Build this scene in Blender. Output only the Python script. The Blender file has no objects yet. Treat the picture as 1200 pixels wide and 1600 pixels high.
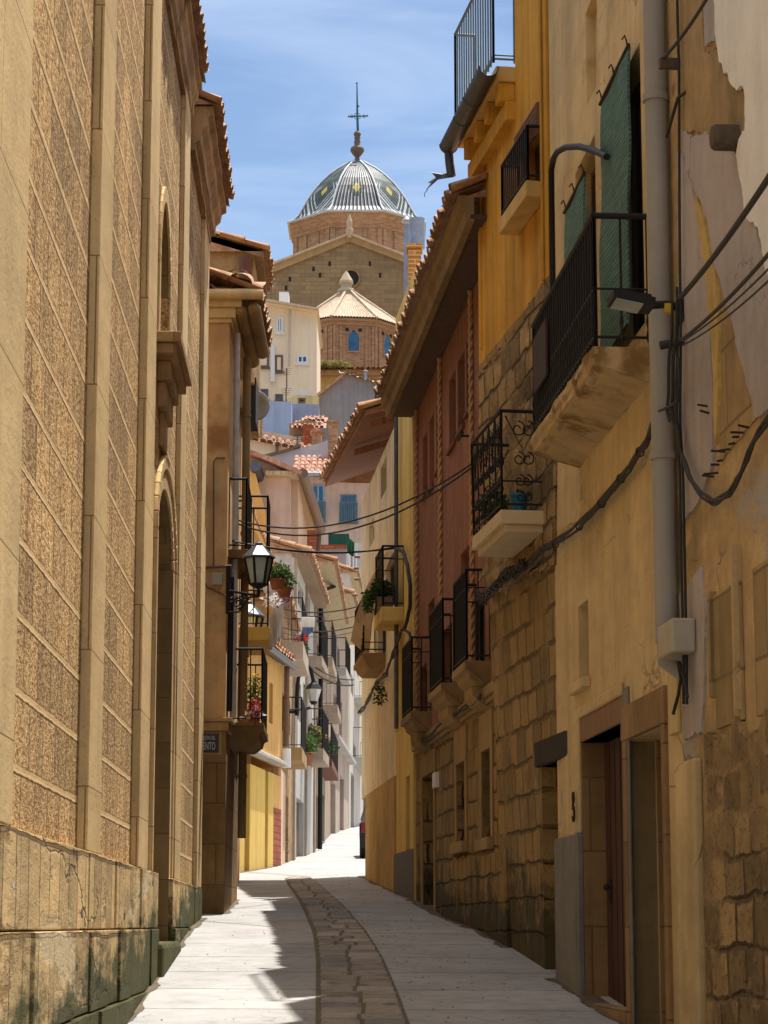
import bpy, bmesh, math, random
from math import sin, cos, tan, atan, pi, radians, sqrt
from mathutils import Vector, Matrix, noise as mnoise
V = Vector
random.seed(7)
C = bpy.context.scene.collection
# ---------------------------------------------------------------- camera
FPX = 3700.0
TH = radians(9.9)
def ray(px, py):
    u = (px-600)/FPX; v = (800-py)/FPX
    y = cos(TH)-v*sin(TH); z = sin(TH)+v*cos(TH)
    return u/y, z/y
def at(px, py, Y):
    a, b = ray(px, py); return V((a*Y, Y, b*Y))
cam = bpy.data.cameras.new('camera'); camo = bpy.data.objects.new('camera', cam); C.objects.link(camo)
cam.sensor_fit = 'VERTICAL'; cam.sensor_height = 24; cam.lens = 24*FPX/1600
cam.clip_start = .1; cam.clip_end = 3000
camo.rotation_euler = (pi/2+TH, 0, 0)
bpy.context.scene.camera = camo
# ---------------------------------------------------------------- ground profile
GP = [(-60,-3.2),(0,-1.62),(11,-1.14),(17.7,-.745),(19,-.66),(25,-.2),(27,-.06),(31,.12),(34.5,.345),(44,.87),(46,.98),(52,1.28),(58,1.5),(70,2.1),(85,3.15),(100,4.0),(115,4.75),(125,9),(140,18),(155,27),(175,36),(230,42),(400,40),(900,20)]
def zg(Y):
    if Y <= GP[0][0]: return GP[0][1]
    for (a, za), (b, zb) in zip(GP, GP[1:]):
        if Y <= b: return za+(zb-za)*(Y-a)/(b-a)
    return GP[-1][1]
def ground(px, py):
    a, b = ray(px, py); m = 6.0
    while m < 118 and b*m > zg(m): m += .02
    return V((a*m, m, zg(m)))
# ---------------------------------------------------------------- node helpers
class NT:
    def __init__(s, name):
        s.m = bpy.data.materials.new(name); s.m.use_nodes = True
        s.t = s.m.node_tree; s.b = s.t.nodes['Principled BSDF']
        s.tc = s.t.nodes.new('ShaderNodeTexCoord')
        s.obj = s.t.nodes.new('ShaderNodeNewGeometry').outputs['Position']; s.uv = s.tc.outputs['UV']
    def n(s, typ, **k):
        o = s.t.nodes.new(typ)
        for a, b in k.items(): setattr(o, a, b)
        return o
    def put(s, sock, v):
        if hasattr(v, 'is_linked') or isinstance(v, bpy.types.NodeSocket): s.t.links.new(v, sock)
        else:
            if isinstance(v, tuple) and len(v) == 3 and sock.type == 'RGBA': v = v+(1,)
            sock.default_value = v
    def map(s, vec, sc=(1,1,1), loc=(0,0,0), rot=(0,0,0)):
        o = s.n('ShaderNodeMapping'); s.put(o.inputs[0], vec)
        o.inputs['Scale'].default_value = sc; o.inputs['Location'].default_value = loc; o.inputs['Rotation'].default_value = rot
        return o.outputs[0]
    def noise(s, vec, scale, det=6, rough=.6, dist=0):
        o = s.n('ShaderNodeTexNoise'); s.put(o.inputs['Vector'], vec)
        o.inputs['Scale'].default_value = scale; o.inputs['Detail'].default_value = det
        o.inputs['Roughness'].default_value = rough; o.inputs['Distortion'].default_value = dist
        return o.outputs['Fac']
    def noisec(s, vec, scale, det=3):
        o = s.n('ShaderNodeTexNoise'); s.put(o.inputs['Vector'], vec)
        o.inputs['Scale'].default_value = scale; o.inputs['Detail'].default_value = det
        return o.outputs['Color']
    def vor(s, vec, scale, feat='F1', rnd=1, out='Distance'):
        o = s.n('ShaderNodeTexVoronoi', feature=feat); s.put(o.inputs['Vector'], vec)
        o.inputs['Scale'].default_value = scale; o.inputs['Randomness'].default_value = rnd
        return o.outputs[out]
    def ramp(s, f, stops, interp='LINEAR'):
        o = s.n('ShaderNodeValToRGB'); s.put(o.inputs[0], f); r = o.color_ramp; r.interpolation = interp
        while len(r.elements) < len(stops): r.elements.new(.5)
        for e, (p, c) in zip(r.elements, stops):
            e.position = p; e.color = (c if isinstance(c, tuple) else (c,c,c))[:3]+(1,)
        return o.outputs[0]
    def mix(s, f, a, b, mode='MIX'):
        o = s.n('ShaderNodeMix', data_type='RGBA', blend_type=mode)
        s.put(o.inputs[0], f); s.put(o.inputs[6], a); s.put(o.inputs[7], b)
        return o.outputs[2]
    def math(s, op, a, b=0.0, c=None, clamp=False):
        o = s.n('ShaderNodeMath', operation=op, use_clamp=clamp); s.put(o.inputs[0], a); s.put(o.inputs[1], b)
        if c is not None: s.put(o.inputs[2], c)
        return o.outputs[0]
    def vadd(s, a, b):
        o = s.n('ShaderNodeVectorMath', operation='ADD'); s.put(o.inputs[0], a); s.put(o.inputs[1], b); return o.outputs[0]
    def vscale(s, a, k):
        o = s.n('ShaderNodeVectorMath', operation='SCALE'); s.put(o.inputs[0], a); o.inputs['Scale'].default_value = k; return o.outputs[0]
    def sep(s, a):
        o = s.n('ShaderNodeSeparateXYZ'); s.put(o.inputs[0], a); return o.outputs
    def comb(s, a, b, c=0.0):
        o = s.n('ShaderNodeCombineXYZ'); s.put(o.inputs[0], a); s.put(o.inputs[1], b); s.put(o.inputs[2], c); return o.outputs[0]
    def brick(s, vec, w, h, mort, off=.5, smooth=.1, bias=0.0):
        o = s.n('ShaderNodeTexBrick'); s.put(o.inputs['Vector'], vec); o.offset = off
        o.inputs['Scale'].default_value = 1; o.inputs['Brick Width'].default_value = w; o.inputs['Row Height'].default_value = h
        o.inputs['Mortar Size'].default_value = mort; o.inputs['Mortar Smooth'].default_value = smooth
        o.inputs['Color1'].default_value = (0,0,0,1); o.inputs['Color2'].default_value = (1,1,1,1); o.inputs['Mortar'].default_value = (.5,.5,.5,1)
        o.inputs['Bias'].default_value = bias
        return o.outputs['Color'], o.outputs['Fac']
    def bump(s, h, strength, dist=.02, normal=None):
        o = s.n('ShaderNodeBump'); s.put(o.inputs['Height'], h); o.inputs['Strength'].default_value = strength; o.inputs['Distance'].default_value = dist
        if normal is not None: s.put(o.inputs['Normal'], normal)
        return o.outputs[0]
    def done(s, col, rough=.9, normal=None, metal=0, spec=.3):
        s.put(s.b.inputs['Base Color'], col); s.put(s.b.inputs['Roughness'], rough)
        s.b.inputs['Metallic'].default_value = metal; s.b.inputs['Specular IOR Level'].default_value = spec
        if normal is not None: s.put(s.b.inputs['Normal'], normal)
        return s.m
def mul(c, k): return tuple(max(0, min(1, x*k)) for x in c)
def plaster(name, col, var=.35, streak=.35, sc=1.0, bump=.5, patches=(), grime=None, crack=0, brick=None, rough=.93, speck=0, moss=None, warm=1, vor=None, aniso=1):
    """weathered wall surface: blotches, run-off streaks, patches (colour, scale, threshold, softness), optional masonry"""
    def wm(c): return (min(1, c[0]*1.03), c[1]*.925, c[2]*.72) if warm and c[0] > c[2]*1.32 else c
    col = wm(col); patches = [(wm(q[0]),)+tuple(q[1:]) for q in patches]
    if brick:
        brick = dict(brick)
        for kk in ('mc', 'hue'):
            if kk in brick: brick[kk] = wm(brick[kk])
    m = NT(name); P0 = m.obj; P = m.map(P0, (1, aniso, 1)) if aniso != 1 else P0
    big = m.noise(P, .55*sc, 5, .65); mid = m.noise(P, 3.1*sc, 8, .7); fine = m.noise(P0, 38*sc, 4, .7)
    c = m.ramp(big, [(.28, mul(col, 1-var)), (.5, col), (.75, mul(col, 1+var*.45))])
    c = m.mix(.5, c, m.mix(1, c, m.ramp(mid, [(.3, 1-var*1.1), (.62, 1.0+var*.35)]), 'MULTIPLY'))
    st = m.noise(m.map(P0, (4.5, 4.5*aniso, .28)), 1.0, 6, .6)
    c = m.mix(streak, c, m.mix(1, c, m.ramp(st, [(.3, .5), (.55, 1.0), (.8, 1.12)]), 'MULTIPLY'))
    h = m.math('ADD', m.math('MULTIPLY', fine, .35), m.math('MULTIPLY', mid, .9))
    if brick:
        vec = m.uv
        w = brick.get('warp', .03)
        vec = m.vadd(vec, m.vscale(m.noisec(m.vadd(P, (3.3, 1, 5)), brick.get('wsc', 2.2)), w))
        if 'warp2' in brick: vec = m.vadd(vec, m.vscale(m.noisec(P, 9), brick['warp2']))
        bc, bf = m.brick(vec, brick['w'], brick['h'], brick['m'], brick.get('off', .5), brick.get('smooth', .3))
        v = brick.get('var', .3)
        c = m.mix(1, c, m.ramp(bc, [(0, 1-v), (.5, 1.0), (1, 1+v*.8)]), 'MULTIPLY')
        if 'hue' in brick: c = m.mix(m.math('MULTIPLY', bc, brick.get('huef', .5)), c, brick['hue'])
        fadem = bf
        if 'show' in brick:
            fadem = m.math('MULTIPLY', bf, m.ramp(m.noise(P, .8, 4), [(brick['show'], 0.0), (brick['show']+.12, 1.0)]))
        c = m.mix(fadem, c, brick.get('mc', mul(col, .55)))
        h = m.math('ADD', h, m.math('MULTIPLY', fadem, -brick.get('depth', 1.3)))
        h = m.math('ADD', h, m.math('MULTIPLY', bc, .5))
    if vor:   # irregular rubble: (scale, flatten, colour spread, mortar colour, joint width)
        vs, fl, sp_, mc_, jw = vor
        vec = m.vadd(m.map(m.uv, (vs, vs*fl, 1)), m.vscale(m.noisec(P, 3.2, 5), .55))
        e = m.vor(vec, 1, 'DISTANCE_TO_EDGE', .9); cc = m.vor(vec, 1, 'F1', .9, 'Color')
        c = m.mix(1, c, m.ramp(m.sep(cc)[0], [(0, 1-sp_), (.5, 1.0), (1, 1+sp_*.7)]), 'MULTIPLY')
        e = m.math('ADD', e, m.math('MULTIPLY', m.math('SUBTRACT', m.noise(P, 14, 5, .7), .5), .22))
        f = m.ramp(e, [(0, .85), (jw, 0.0)])
        f = m.math('MULTIPLY', f, m.ramp(m.noise(P, 1.7, 4), [(.36, .15), (.6, 1.0)]))
        c = m.mix(f, c, wm(mc_)); h = m.math('ADD', h, m.ramp(e, [(0, 0.0), (jw*1.6, 1.3)]))
        h = m.math('ADD', h, m.math('MULTIPLY', m.sep(cc)[1], .6))
    for (pc, ps, pt, so, pd) in patches:
        f = m.ramp(m.noise(m.vadd(P, (ps*3.7, 7.1, ps)), ps, 9, .62), [(pt, 0.0), (pt+so, 1.0)])
        c = m.mix(f, c, pc); h = m.math('ADD', h, m.math('MULTIPLY', f, pd))
    if speck:
        sp = m.ramp(m.noise(P, 22, 3, .8), [(.33, 1-speck), (.45, 1.0)])
        c = m.mix(1, c, sp, 'MULTIPLY')
    if crack:
        ck = m.vor(m.vadd(P, m.vscale(m.noisec(P, 2.5, 6), .7)), .8, 'DISTANCE_TO_EDGE')
        ck = m.ramp(ck, [(0, 1.0), (.012, 0.0)])
        ck = m.math('MULTIPLY', ck, m.ramp(m.noise(P, .9, 3), [(.5, 0.0), (.6, 1.0)]))
        c = m.mix(m.math('MULTIPLY', ck, crack), c, mul(col, .3)); h = m.math('SUBTRACT', h, ck)
    if moss:
        (mc, z0, z1, slope) = moss
        s = m.sep(P0); zz = m.math('SUBTRACT', s[2], m.math('MULTIPLY', s[1], slope))
        f = m.math('ADD', m.ramp(m.math('DIVIDE', m.math('SUBTRACT', z1, zz), z1-z0), [(0, 0.0), (1, .75)]), m.math('MULTIPLY', m.math('SUBTRACT', m.noise(P, 2.6, 8, .7), .5), 1.5))
        f = m.ramp(f, [(.10, 0.0), (.30, .94)])
        f = m.math('MULTIPLY', f, m.ramp(zz, [(0, 1.0), (1, 1.0)]))
        gate = m.math('LESS_THAN', zz, z1)
        c = m.mix(m.math('MULTIPLY', f, gate), c, mc)
    return m.done(c, rough, m.bump(h, bump, .03))
def plain(name, col, rough=.6, metal=0, var=.25, sc=6, bump=.15, spec=.4):
    m = NT(name)
    c = m.ramp(m.noise(m.obj, sc, 6, .65), [(.3, mul(col, 1-var)), (.7, mul(col, 1+var*.6))])
    return m.done(c, rough, m.bump(m.noise(m.obj, sc*9, 3), bump, .01), metal, spec)
def glassy(name, col, rough=.08):
    m = NT(name)
    c = m.ramp(m.noise(m.obj, 1.3, 4), [(.35, mul(col, .6)), (.7, mul(col, 1.2))])
    return m.done(c, rough, m.bump(m.noise(m.obj, 2, 2), .03, .01), 0, .6)
def wood(name, col, rough=.75):
    m = NT(name)
    g = m.noise(m.map(m.obj, (14, 14, .9)), 1.4, 7, .6, .6)
    c = m.ramp(g, [(.3, mul(col, .55)), (.55, col), (.8, mul(col, 1.3))])
    return m.done(c, rough, m.bump(g, .35, .01))
# ---------------------------------------------------------------- objects
def tag(o, label=None, cat=None, group=None, kind=None):
    if label: o['label'] = label
    if cat: o['category'] = cat
    if group: o['group'] = group
    if kind: o['kind'] = kind
    return o
ORG = {}
def thing(name, label, cat, loc=(0,0,0), group=None):
    o = bpy.data.objects.new(name, None); C.objects.link(o); o.location = loc; o.empty_display_size = .2
    ORG[o.name] = V(loc); return tag(o, label, cat, group)
class MB:
    def __init__(s): s.v = []; s.f = []; s.u = []; s.sm = []; s.mi = []; s.cm = 0
    def face(s, pts, smooth=False, uv=None):
        i = len(s.v); s.v += [V(p) for p in pts]; s.f.append(list(range(i, i+len(pts)))); s.u.append(uv); s.sm.append(smooth); s.mi.append(s.cm)
    def grid(s, rows, smooth=True, closed=False, uvf=None):
        i = len(s.v); n = len(rows[0])
        for r in rows: s.v += [V(p) for p in r]
        for a in range(len(rows)-1):
            for b in range(n if closed else n-1):
                b2 = (b+1) % n
                s.f.append([i+a*n+b, i+a*n+b2, i+(a+1)*n+b2, i+(a+1)*n+b]); s.sm.append(smooth); s.mi.append(s.cm)
                s.u.append([uvf(a, b), uvf(a, b+1), uvf(a+1, b+1), uvf(a+1, b)] if uvf else None)
    def hexa(s, p):   # 8 corners: bottom 0-3, top 4-7
        i = len(s.v); s.v += [V(q) for q in p]
        for q in ((0,3,2,1),(4,5,6,7),(0,1,5,4),(1,2,6,5),(2,3,7,6),(3,0,4,7)):
            s.f.append([i+k for k in q]); s.u.append(None); s.sm.append(False); s.mi.append(s.cm)
    def box(s, x0, x1, y0, y1, z0, z1):
        s.hexa([(x0,y0,z0),(x1,y0,z0),(x1,y1,z0),(x0,y1,z0),(x0,y0,z1),(x1,y0,z1),(x1,y1,z1),(x0,y1,z1)])
    def fbox(s, F, s0, s1, d0, d1, z0, z1):
        s.hexa([F.w(s0,d0,z0),F.w(s1,d0,z0),F.w(s1,d1,z0),F.w(s0,d1,z0),F.w(s0,d0,z1),F.w(s1,d0,z1),F.w(s1,d1,z1),F.w(s0,d1,z1)])
    def prism(s, pts, vec):  # polygon extruded by vec
        a = [V(p) for p in pts]; b = [p+V(vec) for p in a]
        s.face(a[::-1]); s.face(b)
        for k in range(len(a)):
            j = (k+1) % len(a); s.face([a[k], a[j], b[j], b[k]])
    def tube(s, path, r, n=6, smooth=True, caps=True):
        path = [V(p) for p in path]; rows = []; prev = None
        for k, p in enumerate(path):
            d = (path[min(k+1, len(path)-1)]-path[max(k-1, 0)])
            if d.length < 1e-9: d = V((0,0,1))
            d.normalize()
            ref = V((0,0,1)) if abs(d.z) < .9 else V((1,0,0))
            if prev is not None and (prev-d*prev.dot(d)).length > 1e-3: a = (prev-d*prev.dot(d)).normalized()
            else: a = d.cross(ref).normalized()
            prev = a; b = d.cross(a)
            rr = r[k] if isinstance(r, (list, tuple)) else r
            rows.append([p+a*cos(2*pi*j/n)*rr+b*sin(2*pi*j/n)*rr for j in range(n)])
        s.grid(rows, smooth, True)
        if caps: s.face(rows[0][::-1]); s.face(rows[-1])
    def bar(s, a, b, r): s.tube([a, b], r, 4, False)
    def lathe(s, c, prof, n=16, smooth=True, axis='z', phase=0.0):
        c = V(c); rows = []
        for r, z in prof:
            row = []
            for k in range(n):
                t = 2*pi*k/n+phase
                q = V((r*cos(t), r*sin(t), z))
                if axis == 'x': q = V((z, r*cos(t), r*sin(t)))
                if axis == 'y': q = V((r*cos(t), z, r*sin(t)))
                row.append(c+q)
            rows.append(row)
        s.grid(rows, smooth, True)
        if prof[0][0] > 1e-4: s.face(rows[0][::-1])
        if prof[-1][0] > 1e-4: s.face(rows[-1])
    def build(s, name, mats, parent=None, label=None, bevel=0, rec=True, **k):
        if not isinstance(mats, (list, tuple)): mats = [mats]
        off = V((0,0,0)); q = parent
        if q is not None: off = ORG.get(q.name, V((0,0,0)))
        me = bpy.data.meshes.new(name)
        me.from_pydata([tuple(p-off) for p in s.v], [], s.f)
        for m in mats: me.materials.append(m)
        me.polygons.foreach_set('use_smooth', s.sm); me.polygons.foreach_set('material_index', s.mi)
        if rec and any(u is None for u in s.u):
            bm = bmesh.new(); bm.from_mesh(me); bmesh.ops.recalc_face_normals(bm, faces=bm.faces); bm.to_mesh(me); bm.free()
        uvl = me.uv_layers.new(name='UVMap')
        for p in me.polygons:
            given = s.u[p.index]
            if given is not None and not rec or (given is not None and all(u is not None for u in s.u)):
                for li, c in zip(p.loop_indices, given): uvl.data[li].uv = c
                continue
            n = p.normal
            for li in p.loop_indices:
                q = me.vertices[me.loops[li].vertex_index].co+off
                if abs(n.z) > .75: uvl.data[li].uv = (q.x, q.y)
                else:
                    t = V((-n.y, n.x)); t.normalize()
                    if (abs(t.x) > abs(t.y) and t.x < 0) or (abs(t.y) >= abs(t.x) and t.y < 0): t = -t
                    uvl.data[li].uv = (q.x*t.x+q.y*t.y, q.z)
        o = bpy.data.objects.new(name, me); C.objects.link(o)
        if parent is not None: o.parent = parent
        ORG[o.name] = off if parent is not None else V((0,0,0))
        if label: o['label'] = label
        if bevel:
            b = o.modifiers.new('bevel', 'BEVEL'); b.width = bevel; b.segments = 2; b.limit_method = 'ANGLE'; b.angle_limit = radians(50)
        return tag(o, None, k.get('cat'), k.get('group'), k.get('kind'))
class Facade:
    """vertical wall plane; s runs away from the viewer, d out towards the street, z up"""
    def __init__(f, p1, p2, left, warp=None):
        f.o = V((p1[0], p1[1], 0)); t = V((p2[0]-p1[0], p2[1]-p1[1], 0)); f.L = t.length; f.t = t/f.L
        n = V((-f.t.y, f.t.x, 0))
        if left: n = -n
        f.n = n; f.warp = warp
    def w(f, s, d, z):
        if f.warp: d = d+f.warp(s, z)
        p = f.o+f.t*s+f.n*d; return V((p.x, p.y, z))
    def sz(f, px, py, d=0.0):
        a, b = ray(px, py); dd = d; s = z = 0
        for _ in range(4 if f.warp else 1):
            o = f.o+f.n*dd   # o + s t = Y(a,1)
            det = f.t.x*1-f.t.y*a
            Y = (f.t.x*o.y-f.t.y*o.x)/(f.t.x*1-f.t.y*a)
            s = ((Y*a-o.x)*f.t.x+(Y-o.y)*f.t.y); z = b*Y
            if f.warp: dd = d+f.warp(s, z)
        return s, z
    def rect(f, a, b, d=0.0):
        (s0, z0), (s1, z1) = f.sz(*a, d), f.sz(*b, d)
        return (min(s0,s1), max(s0,s1), min(z0,z1), max(z0,z1))
def front(mb, F, s0, s1, z0, z1, holes=(), rev=.22, step=None):
    ss = {s0, s1}; zs = {z0, z1}
    for h in holes: ss |= {h[0], h[1]}; zs |= {h[2], h[3]}
    if step:
        k = s0
        while k < s1: ss.add(k); k += step
        k = z0
        while k < z1: zs.add(k); k += step
    ss = sorted(x for x in ss if s0 <= x <= s1); zs = sorted(x for x in zs if z0 <= x <= z1)
    for a, b in zip(ss, ss[1:]):
        for c, d in zip(zs, zs[1:]):
            if b-a < 1e-5 or d-c < 1e-5: continue
            ms, mz = (a+b)/2, (c+d)/2
            if any(h[0] < ms < h[1] and h[2] < mz < h[3] for h in holes): continue
            mb.face([F.w(a,0,c), F.w(b,0,c), F.w(b,0,d), F.w(a,0,d)])
    for h in holes:
        r = h[4] if len(h) > 4 else rev
        a, b, c, d = h[:4]
        mb.face([F.w(a,0,c),F.w(a,-r,c),F.w(a,-r,d),F.w(a,0,d)]); mb.face([F.w(b,0,c),F.w(b,-r,c),F.w(b,-r,d),F.w(b,0,d)])
        mb.face([F.w(a,0,c),F.w(b,0,c),F.w(b,-r,c),F.w(a,-r,c)]); mb.face([F.w(a,0,d),F.w(b,0,d),F.w(b,-r,d),F.w(a,-r,d)])
def body(mb, F, s0, s1, z0, z1, D, holes=(), rev=.22, step=None):
    front(mb, F, s0, s1, z0, z1, holes, rev, step)
    for s in (s0, s1): mb.face([F.w(s,0,z0),F.w(s,-D,z0),F.w(s,-D,z1),F.w(s,0,z1)])
    mb.face([F.w(s0,-D,z0),F.w(s1,-D,z0),F.w(s1,-D,z1),F.w(s0,-D,z1)])
    mb.face([F.w(s0,0,z1),F.w(s1,0,z1),F.w(s1,-D,z1),F.w(s0,-D,z1)])
def tiles(mb, O, al, up, La, Lu, pitch=.23, tl=.42, seg=5, jit=1.0, r=None):
    """barrel tiles: O eave corner, al along the eave, up the slope"""
    al = V(al).normalized(); up = V(up).normalized(); nn = al.cross(up).normalized()
    if nn.z < 0: nn = -nn
    n = max(1, int(La/pitch)); m = max(1, int(math.ceil(Lu/tl))); R = r or pitch*.42
    mb.face([O-nn*.02, O+al*La-nn*.02, O+al*La+up*Lu-nn*.02, O+up*Lu-nn*.02])
    for i in range(n):
        for j in range(m):
            jx = random.uniform(-.12, .12)*pitch*jit; ju = random.uniform(-.12, .12)*tl*.4*jit; tw = random.uniform(-.03, .03)*jit
            c = O+al*((i+.5)*pitch+jx)+up*(j*tl+ju)+nn*(.05+.012*random.random()*jit)
            rows = []
            for (q, rr, hh) in ((0, R*1.08, .018), (min(tl*1.12, Lu-j*tl+.02), R*.86, 0)):
                rows.append([c+up*q+al*(q*tw)+al*(-cos(pi*k/seg)*rr)+nn*(sin(pi*k/seg)*rr*.85+hh-.03) for k in range(seg+1)])
            mb.grid(rows, True)
            c = O+al*(i*pitch)+up*(j*tl-.05+ju)+nn*(.0)
            rows = []
            for q in (0, tl*1.05):
                rows.append([c+up*q+al*(-cos(pi*k/3)*R)+nn*(-sin(pi*k/3)*R*.5+.045) for k in range(4)])
            if j < 2: mb.grid(rows, True)
def leafball(mb, c, r, n, size=.05, squash=1.0, droop=0):
    c = V(c)
    for _ in range(n):
        while True:
            p = V((random.uniform(-1,1), random.uniform(-1,1), random.uniform(-1,1)))
            if p.length <= 1: break
        p = V((p.x*r[0], p.y*r[1], p.z*r[2])); p += V((mnoise.noise((c+p)*3), mnoise.noise((c+p)*3+V((5,0,0))), 0))*.3*r[0]
        a = V((random.gauss(0,1), random.gauss(0,1), random.gauss(0,.6)-droop)).normalized(); b = a.orthogonal().normalized()
        b = (Matrix.Rotation(random.random()*6.28, 3, a) @ b)
        k = size*random.uniform(.6, 1.4)
        q = c+p
        mb.face([q, q+a*k*.5+b*k*.28, q+a*k, q+a*k*.5-b*k*.28])
# ================================================================ light and sky
S = V((.195, .32, 1.0)).normalized()
el = math.asin(S.z); az = math.atan2(S.x, S.y)
W = bpy.data.worlds.new('World'); bpy.context.scene.world = W; W.use_nodes = True
wt = W.node_tree; bg = wt.nodes['Background']
sky = wt.nodes.new('ShaderNodeTexSky'); sky.sky_type = 'NISHITA'; sky.sun_disc = False
sky.sun_elevation = el; sky.sun_rotation = az; sky.altitude = 400; sky.air_density = 1.0; sky.dust_density = .6; sky.ozone_density = 2.2
tc = wt.nodes.new('ShaderNodeTexCoord'); mp = wt.nodes.new('ShaderNodeMapping'); mp.inputs['Scale'].default_value = (1.5, 2.5, 9); mp.inputs['Rotation'].default_value = (0, .12, 0)
wt.links.new(tc.outputs['Generated'], mp.inputs[0])
nz = wt.nodes.new('ShaderNodeTexNoise'); nz.inputs['Scale'].default_value = 3.2; nz.inputs['Detail'].default_value = 7; nz.inputs['Roughness'].default_value = .55; nz.inputs['Distortion'].default_value = .7
wt.links.new(mp.outputs[0], nz.inputs['Vector'])
cr = wt.nodes.new('ShaderNodeValToRGB'); cr.color_ramp.elements[0].position = .46; cr.color_ramp.elements[0].color = (0,0,0,1); cr.color_ramp.elements[1].position = .78; cr.color_ramp.elements[1].color = (.30,.30,.30,1)
wt.links.new(nz.outputs['Fac'], cr.inputs[0])
mx = wt.nodes.new('ShaderNodeMix'); mx.data_type = 'RGBA'
wt.links.new(cr.outputs[0], mx.inputs[0]); wt.links.new(sky.outputs[0], mx.inputs[6]); mx.inputs[7].default_value = (7.0, 8.0, 9.5, 1)
# added overhead fill light: white glow outside the view, fading towards the horizon
sp_ = wt.nodes.new('ShaderNodeSeparateXYZ'); wt.links.new(tc.outputs['Generated'], sp_.inputs[0])
zr_ = wt.nodes.new('ShaderNodeValToRGB'); zr_.color_ramp.elements[0].position = .42; zr_.color_ramp.elements[0].color = (0,0,0,1); zr_.color_ramp.elements[1].position = .85; zr_.color_ramp.elements[1].color = (.6,.6,.6,1)
wt.links.new(sp_.outputs[2], zr_.inputs[0])
mx2 = wt.nodes.new('ShaderNodeMix'); mx2.data_type = 'RGBA'
wt.links.new(zr_.outputs[0], mx2.inputs[0]); wt.links.new(mx.outputs[2], mx2.inputs[6]); mx2.inputs[7].default_value = (15, 14.4, 13.6, 1)
wt.links.new(mx2.outputs[2], bg.inputs[0]); bg.inputs[1].default_value = .098
sun = bpy.data.lights.new('sun', 'SUN'); sun.energy = 5.0; sun.angle = radians(.5); sun.color = (1, .935, .83)
so = bpy.data.objects.new('sun', sun); C.objects.link(so); so.rotation_euler = (-S).to_track_quat('-Z', 'Y').to_euler()
sc = bpy.context.scene
sc.view_settings.view_transform = 'Standard'; sc.view_settings.look = 'None'; sc.view_settings.gamma = 1; sc.view_settings.exposure = 0.56
sc.render.engine = 'CYCLES'; sc.cycles.max_bounces = 8; sc.cycles.diffuse_bounces = 5
# ================================================================ materials
M = {}
STONE = (.46, .335, .195)
def church_rough():
    m = NT('rough_ashlar'); P = m.obj
    v = m.vadd(m.uv, m.vscale(m.noisec(P, 1.6), .02))
    bc, bf = m.brick(v, .62, .39, .012, .5, .2)
    P2 = m.map(P, (1, .28, 1))
    pit = m.noise(P2, 48, 4, .8); pit2 = m.noise(P2, 13, 5, .7); big = m.noise(P, .6, 5)
    c = m.ramp(pit, [(.3, (.08,.035,.012)), (.44, (.34,.19,.07)), (.54, (.66,.43,.19)), (.70, (.92,.68,.38))])  # stone pits, their colour contrast raised to paint in grazing-sun speckle
    c = m.mix(1, c, m.ramp(bc, [(0, .8), (1, 1.2)]), 'MULTIPLY')
    c = m.mix(.7, c, m.mix(1, c, m.ramp(big, [(.3, .62), (.65, 1.22)]), 'MULTIPLY'))
    st = m.noise(m.map(P, (3, 3, .3)), 1.3, 5); c = m.mix(.6, c, m.mix(1, c, m.ramp(st, [(.3, .62), (.6, 1.08)]), 'MULTIPLY'))
    sp = m.sep(m.uv); row = m.math('FRACT', m.math('DIVIDE', m.math('ADD', sp[1], 39.0), .39))
    edge = m.ramp(m.math('ADD', row, m.math('MULTIPLY', m.math('SUBTRACT', m.noise(P, 9, 3), .5), .07)), [(.0, 1.0), (.075, 1.0), (.10, 0.0), (.97, 0.0), (.99, 1.0)])
    c = m.mix(edge, c, (.72, .49, .235))
    c = m.mix(m.math('MULTIPLY', bf, m.math('SUBTRACT', 1.0, edge)), c, (.12, .075, .035))
    h = m.math('ADD', m.math('MULTIPLY', m.math('MULTIPLY', pit, 1.4), m.math('SUBTRACT', 1.0, edge)), m.math('MULTIPLY', pit2, .55))
    h = m.math('ADD', h, m.math('MULTIPLY', edge, .95)); h = m.math('SUBTRACT', h, m.math('MULTIPLY', bf, .7))
    return m.done(c, .95, m.bump(h, .6, .03))
M['rough'] = church_rough()
M['smooth'] = plaster('dressed_stone', (.70,.56,.35), .22, .4, 1, .35, brick=dict(w=3, h=.88, m=.006, var=.10, warp=.004, depth=.5, mc=(.30,.21,.12)), speck=.2, aniso=.35)
M['jamb'] = plaster('shade_darkened_stone', (.29,.205,.11), .3, .5, 1, .4, brick=dict(w=.9, h=.46, m=.006, var=.15, warp=.006, depth=.5))  # doorway and window stone darkened: the recess shade is put into its colour
M['plinth'] = plaster('worn_plinth_stone', (.64,.50,.31), .5, .2, 1.6, 1.3,
    patches=[((.68,.60,.47), 1.7, .57, .05, -.3), ((.36,.25,.12), 2.4, .58, .07, -.6), ((.17,.12,.06), 4.5, .63, .05, -.9), ((.70,.65,.56), 3.6, .67, .03, .3)],
    crack=.8, speck=.35, brick=dict(w=.5, h=.5, m=.014, var=.25, warp=.09, warp2=.03, depth=1.2, mc=(.24,.17,.09), show=.42), moss=((.05,.058,.014), -1.85, -.88, .055), aniso=.28)
M['cornice'] = plaster('cornice_stone', (.40,.285,.17), .4, .5, 1.2, .6, patches=[((.17,.12,.08), 1.8, .58, .12, 0)], brick=dict(w=.55, h=9, m=.006, var=.15, warp=.01))
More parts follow.
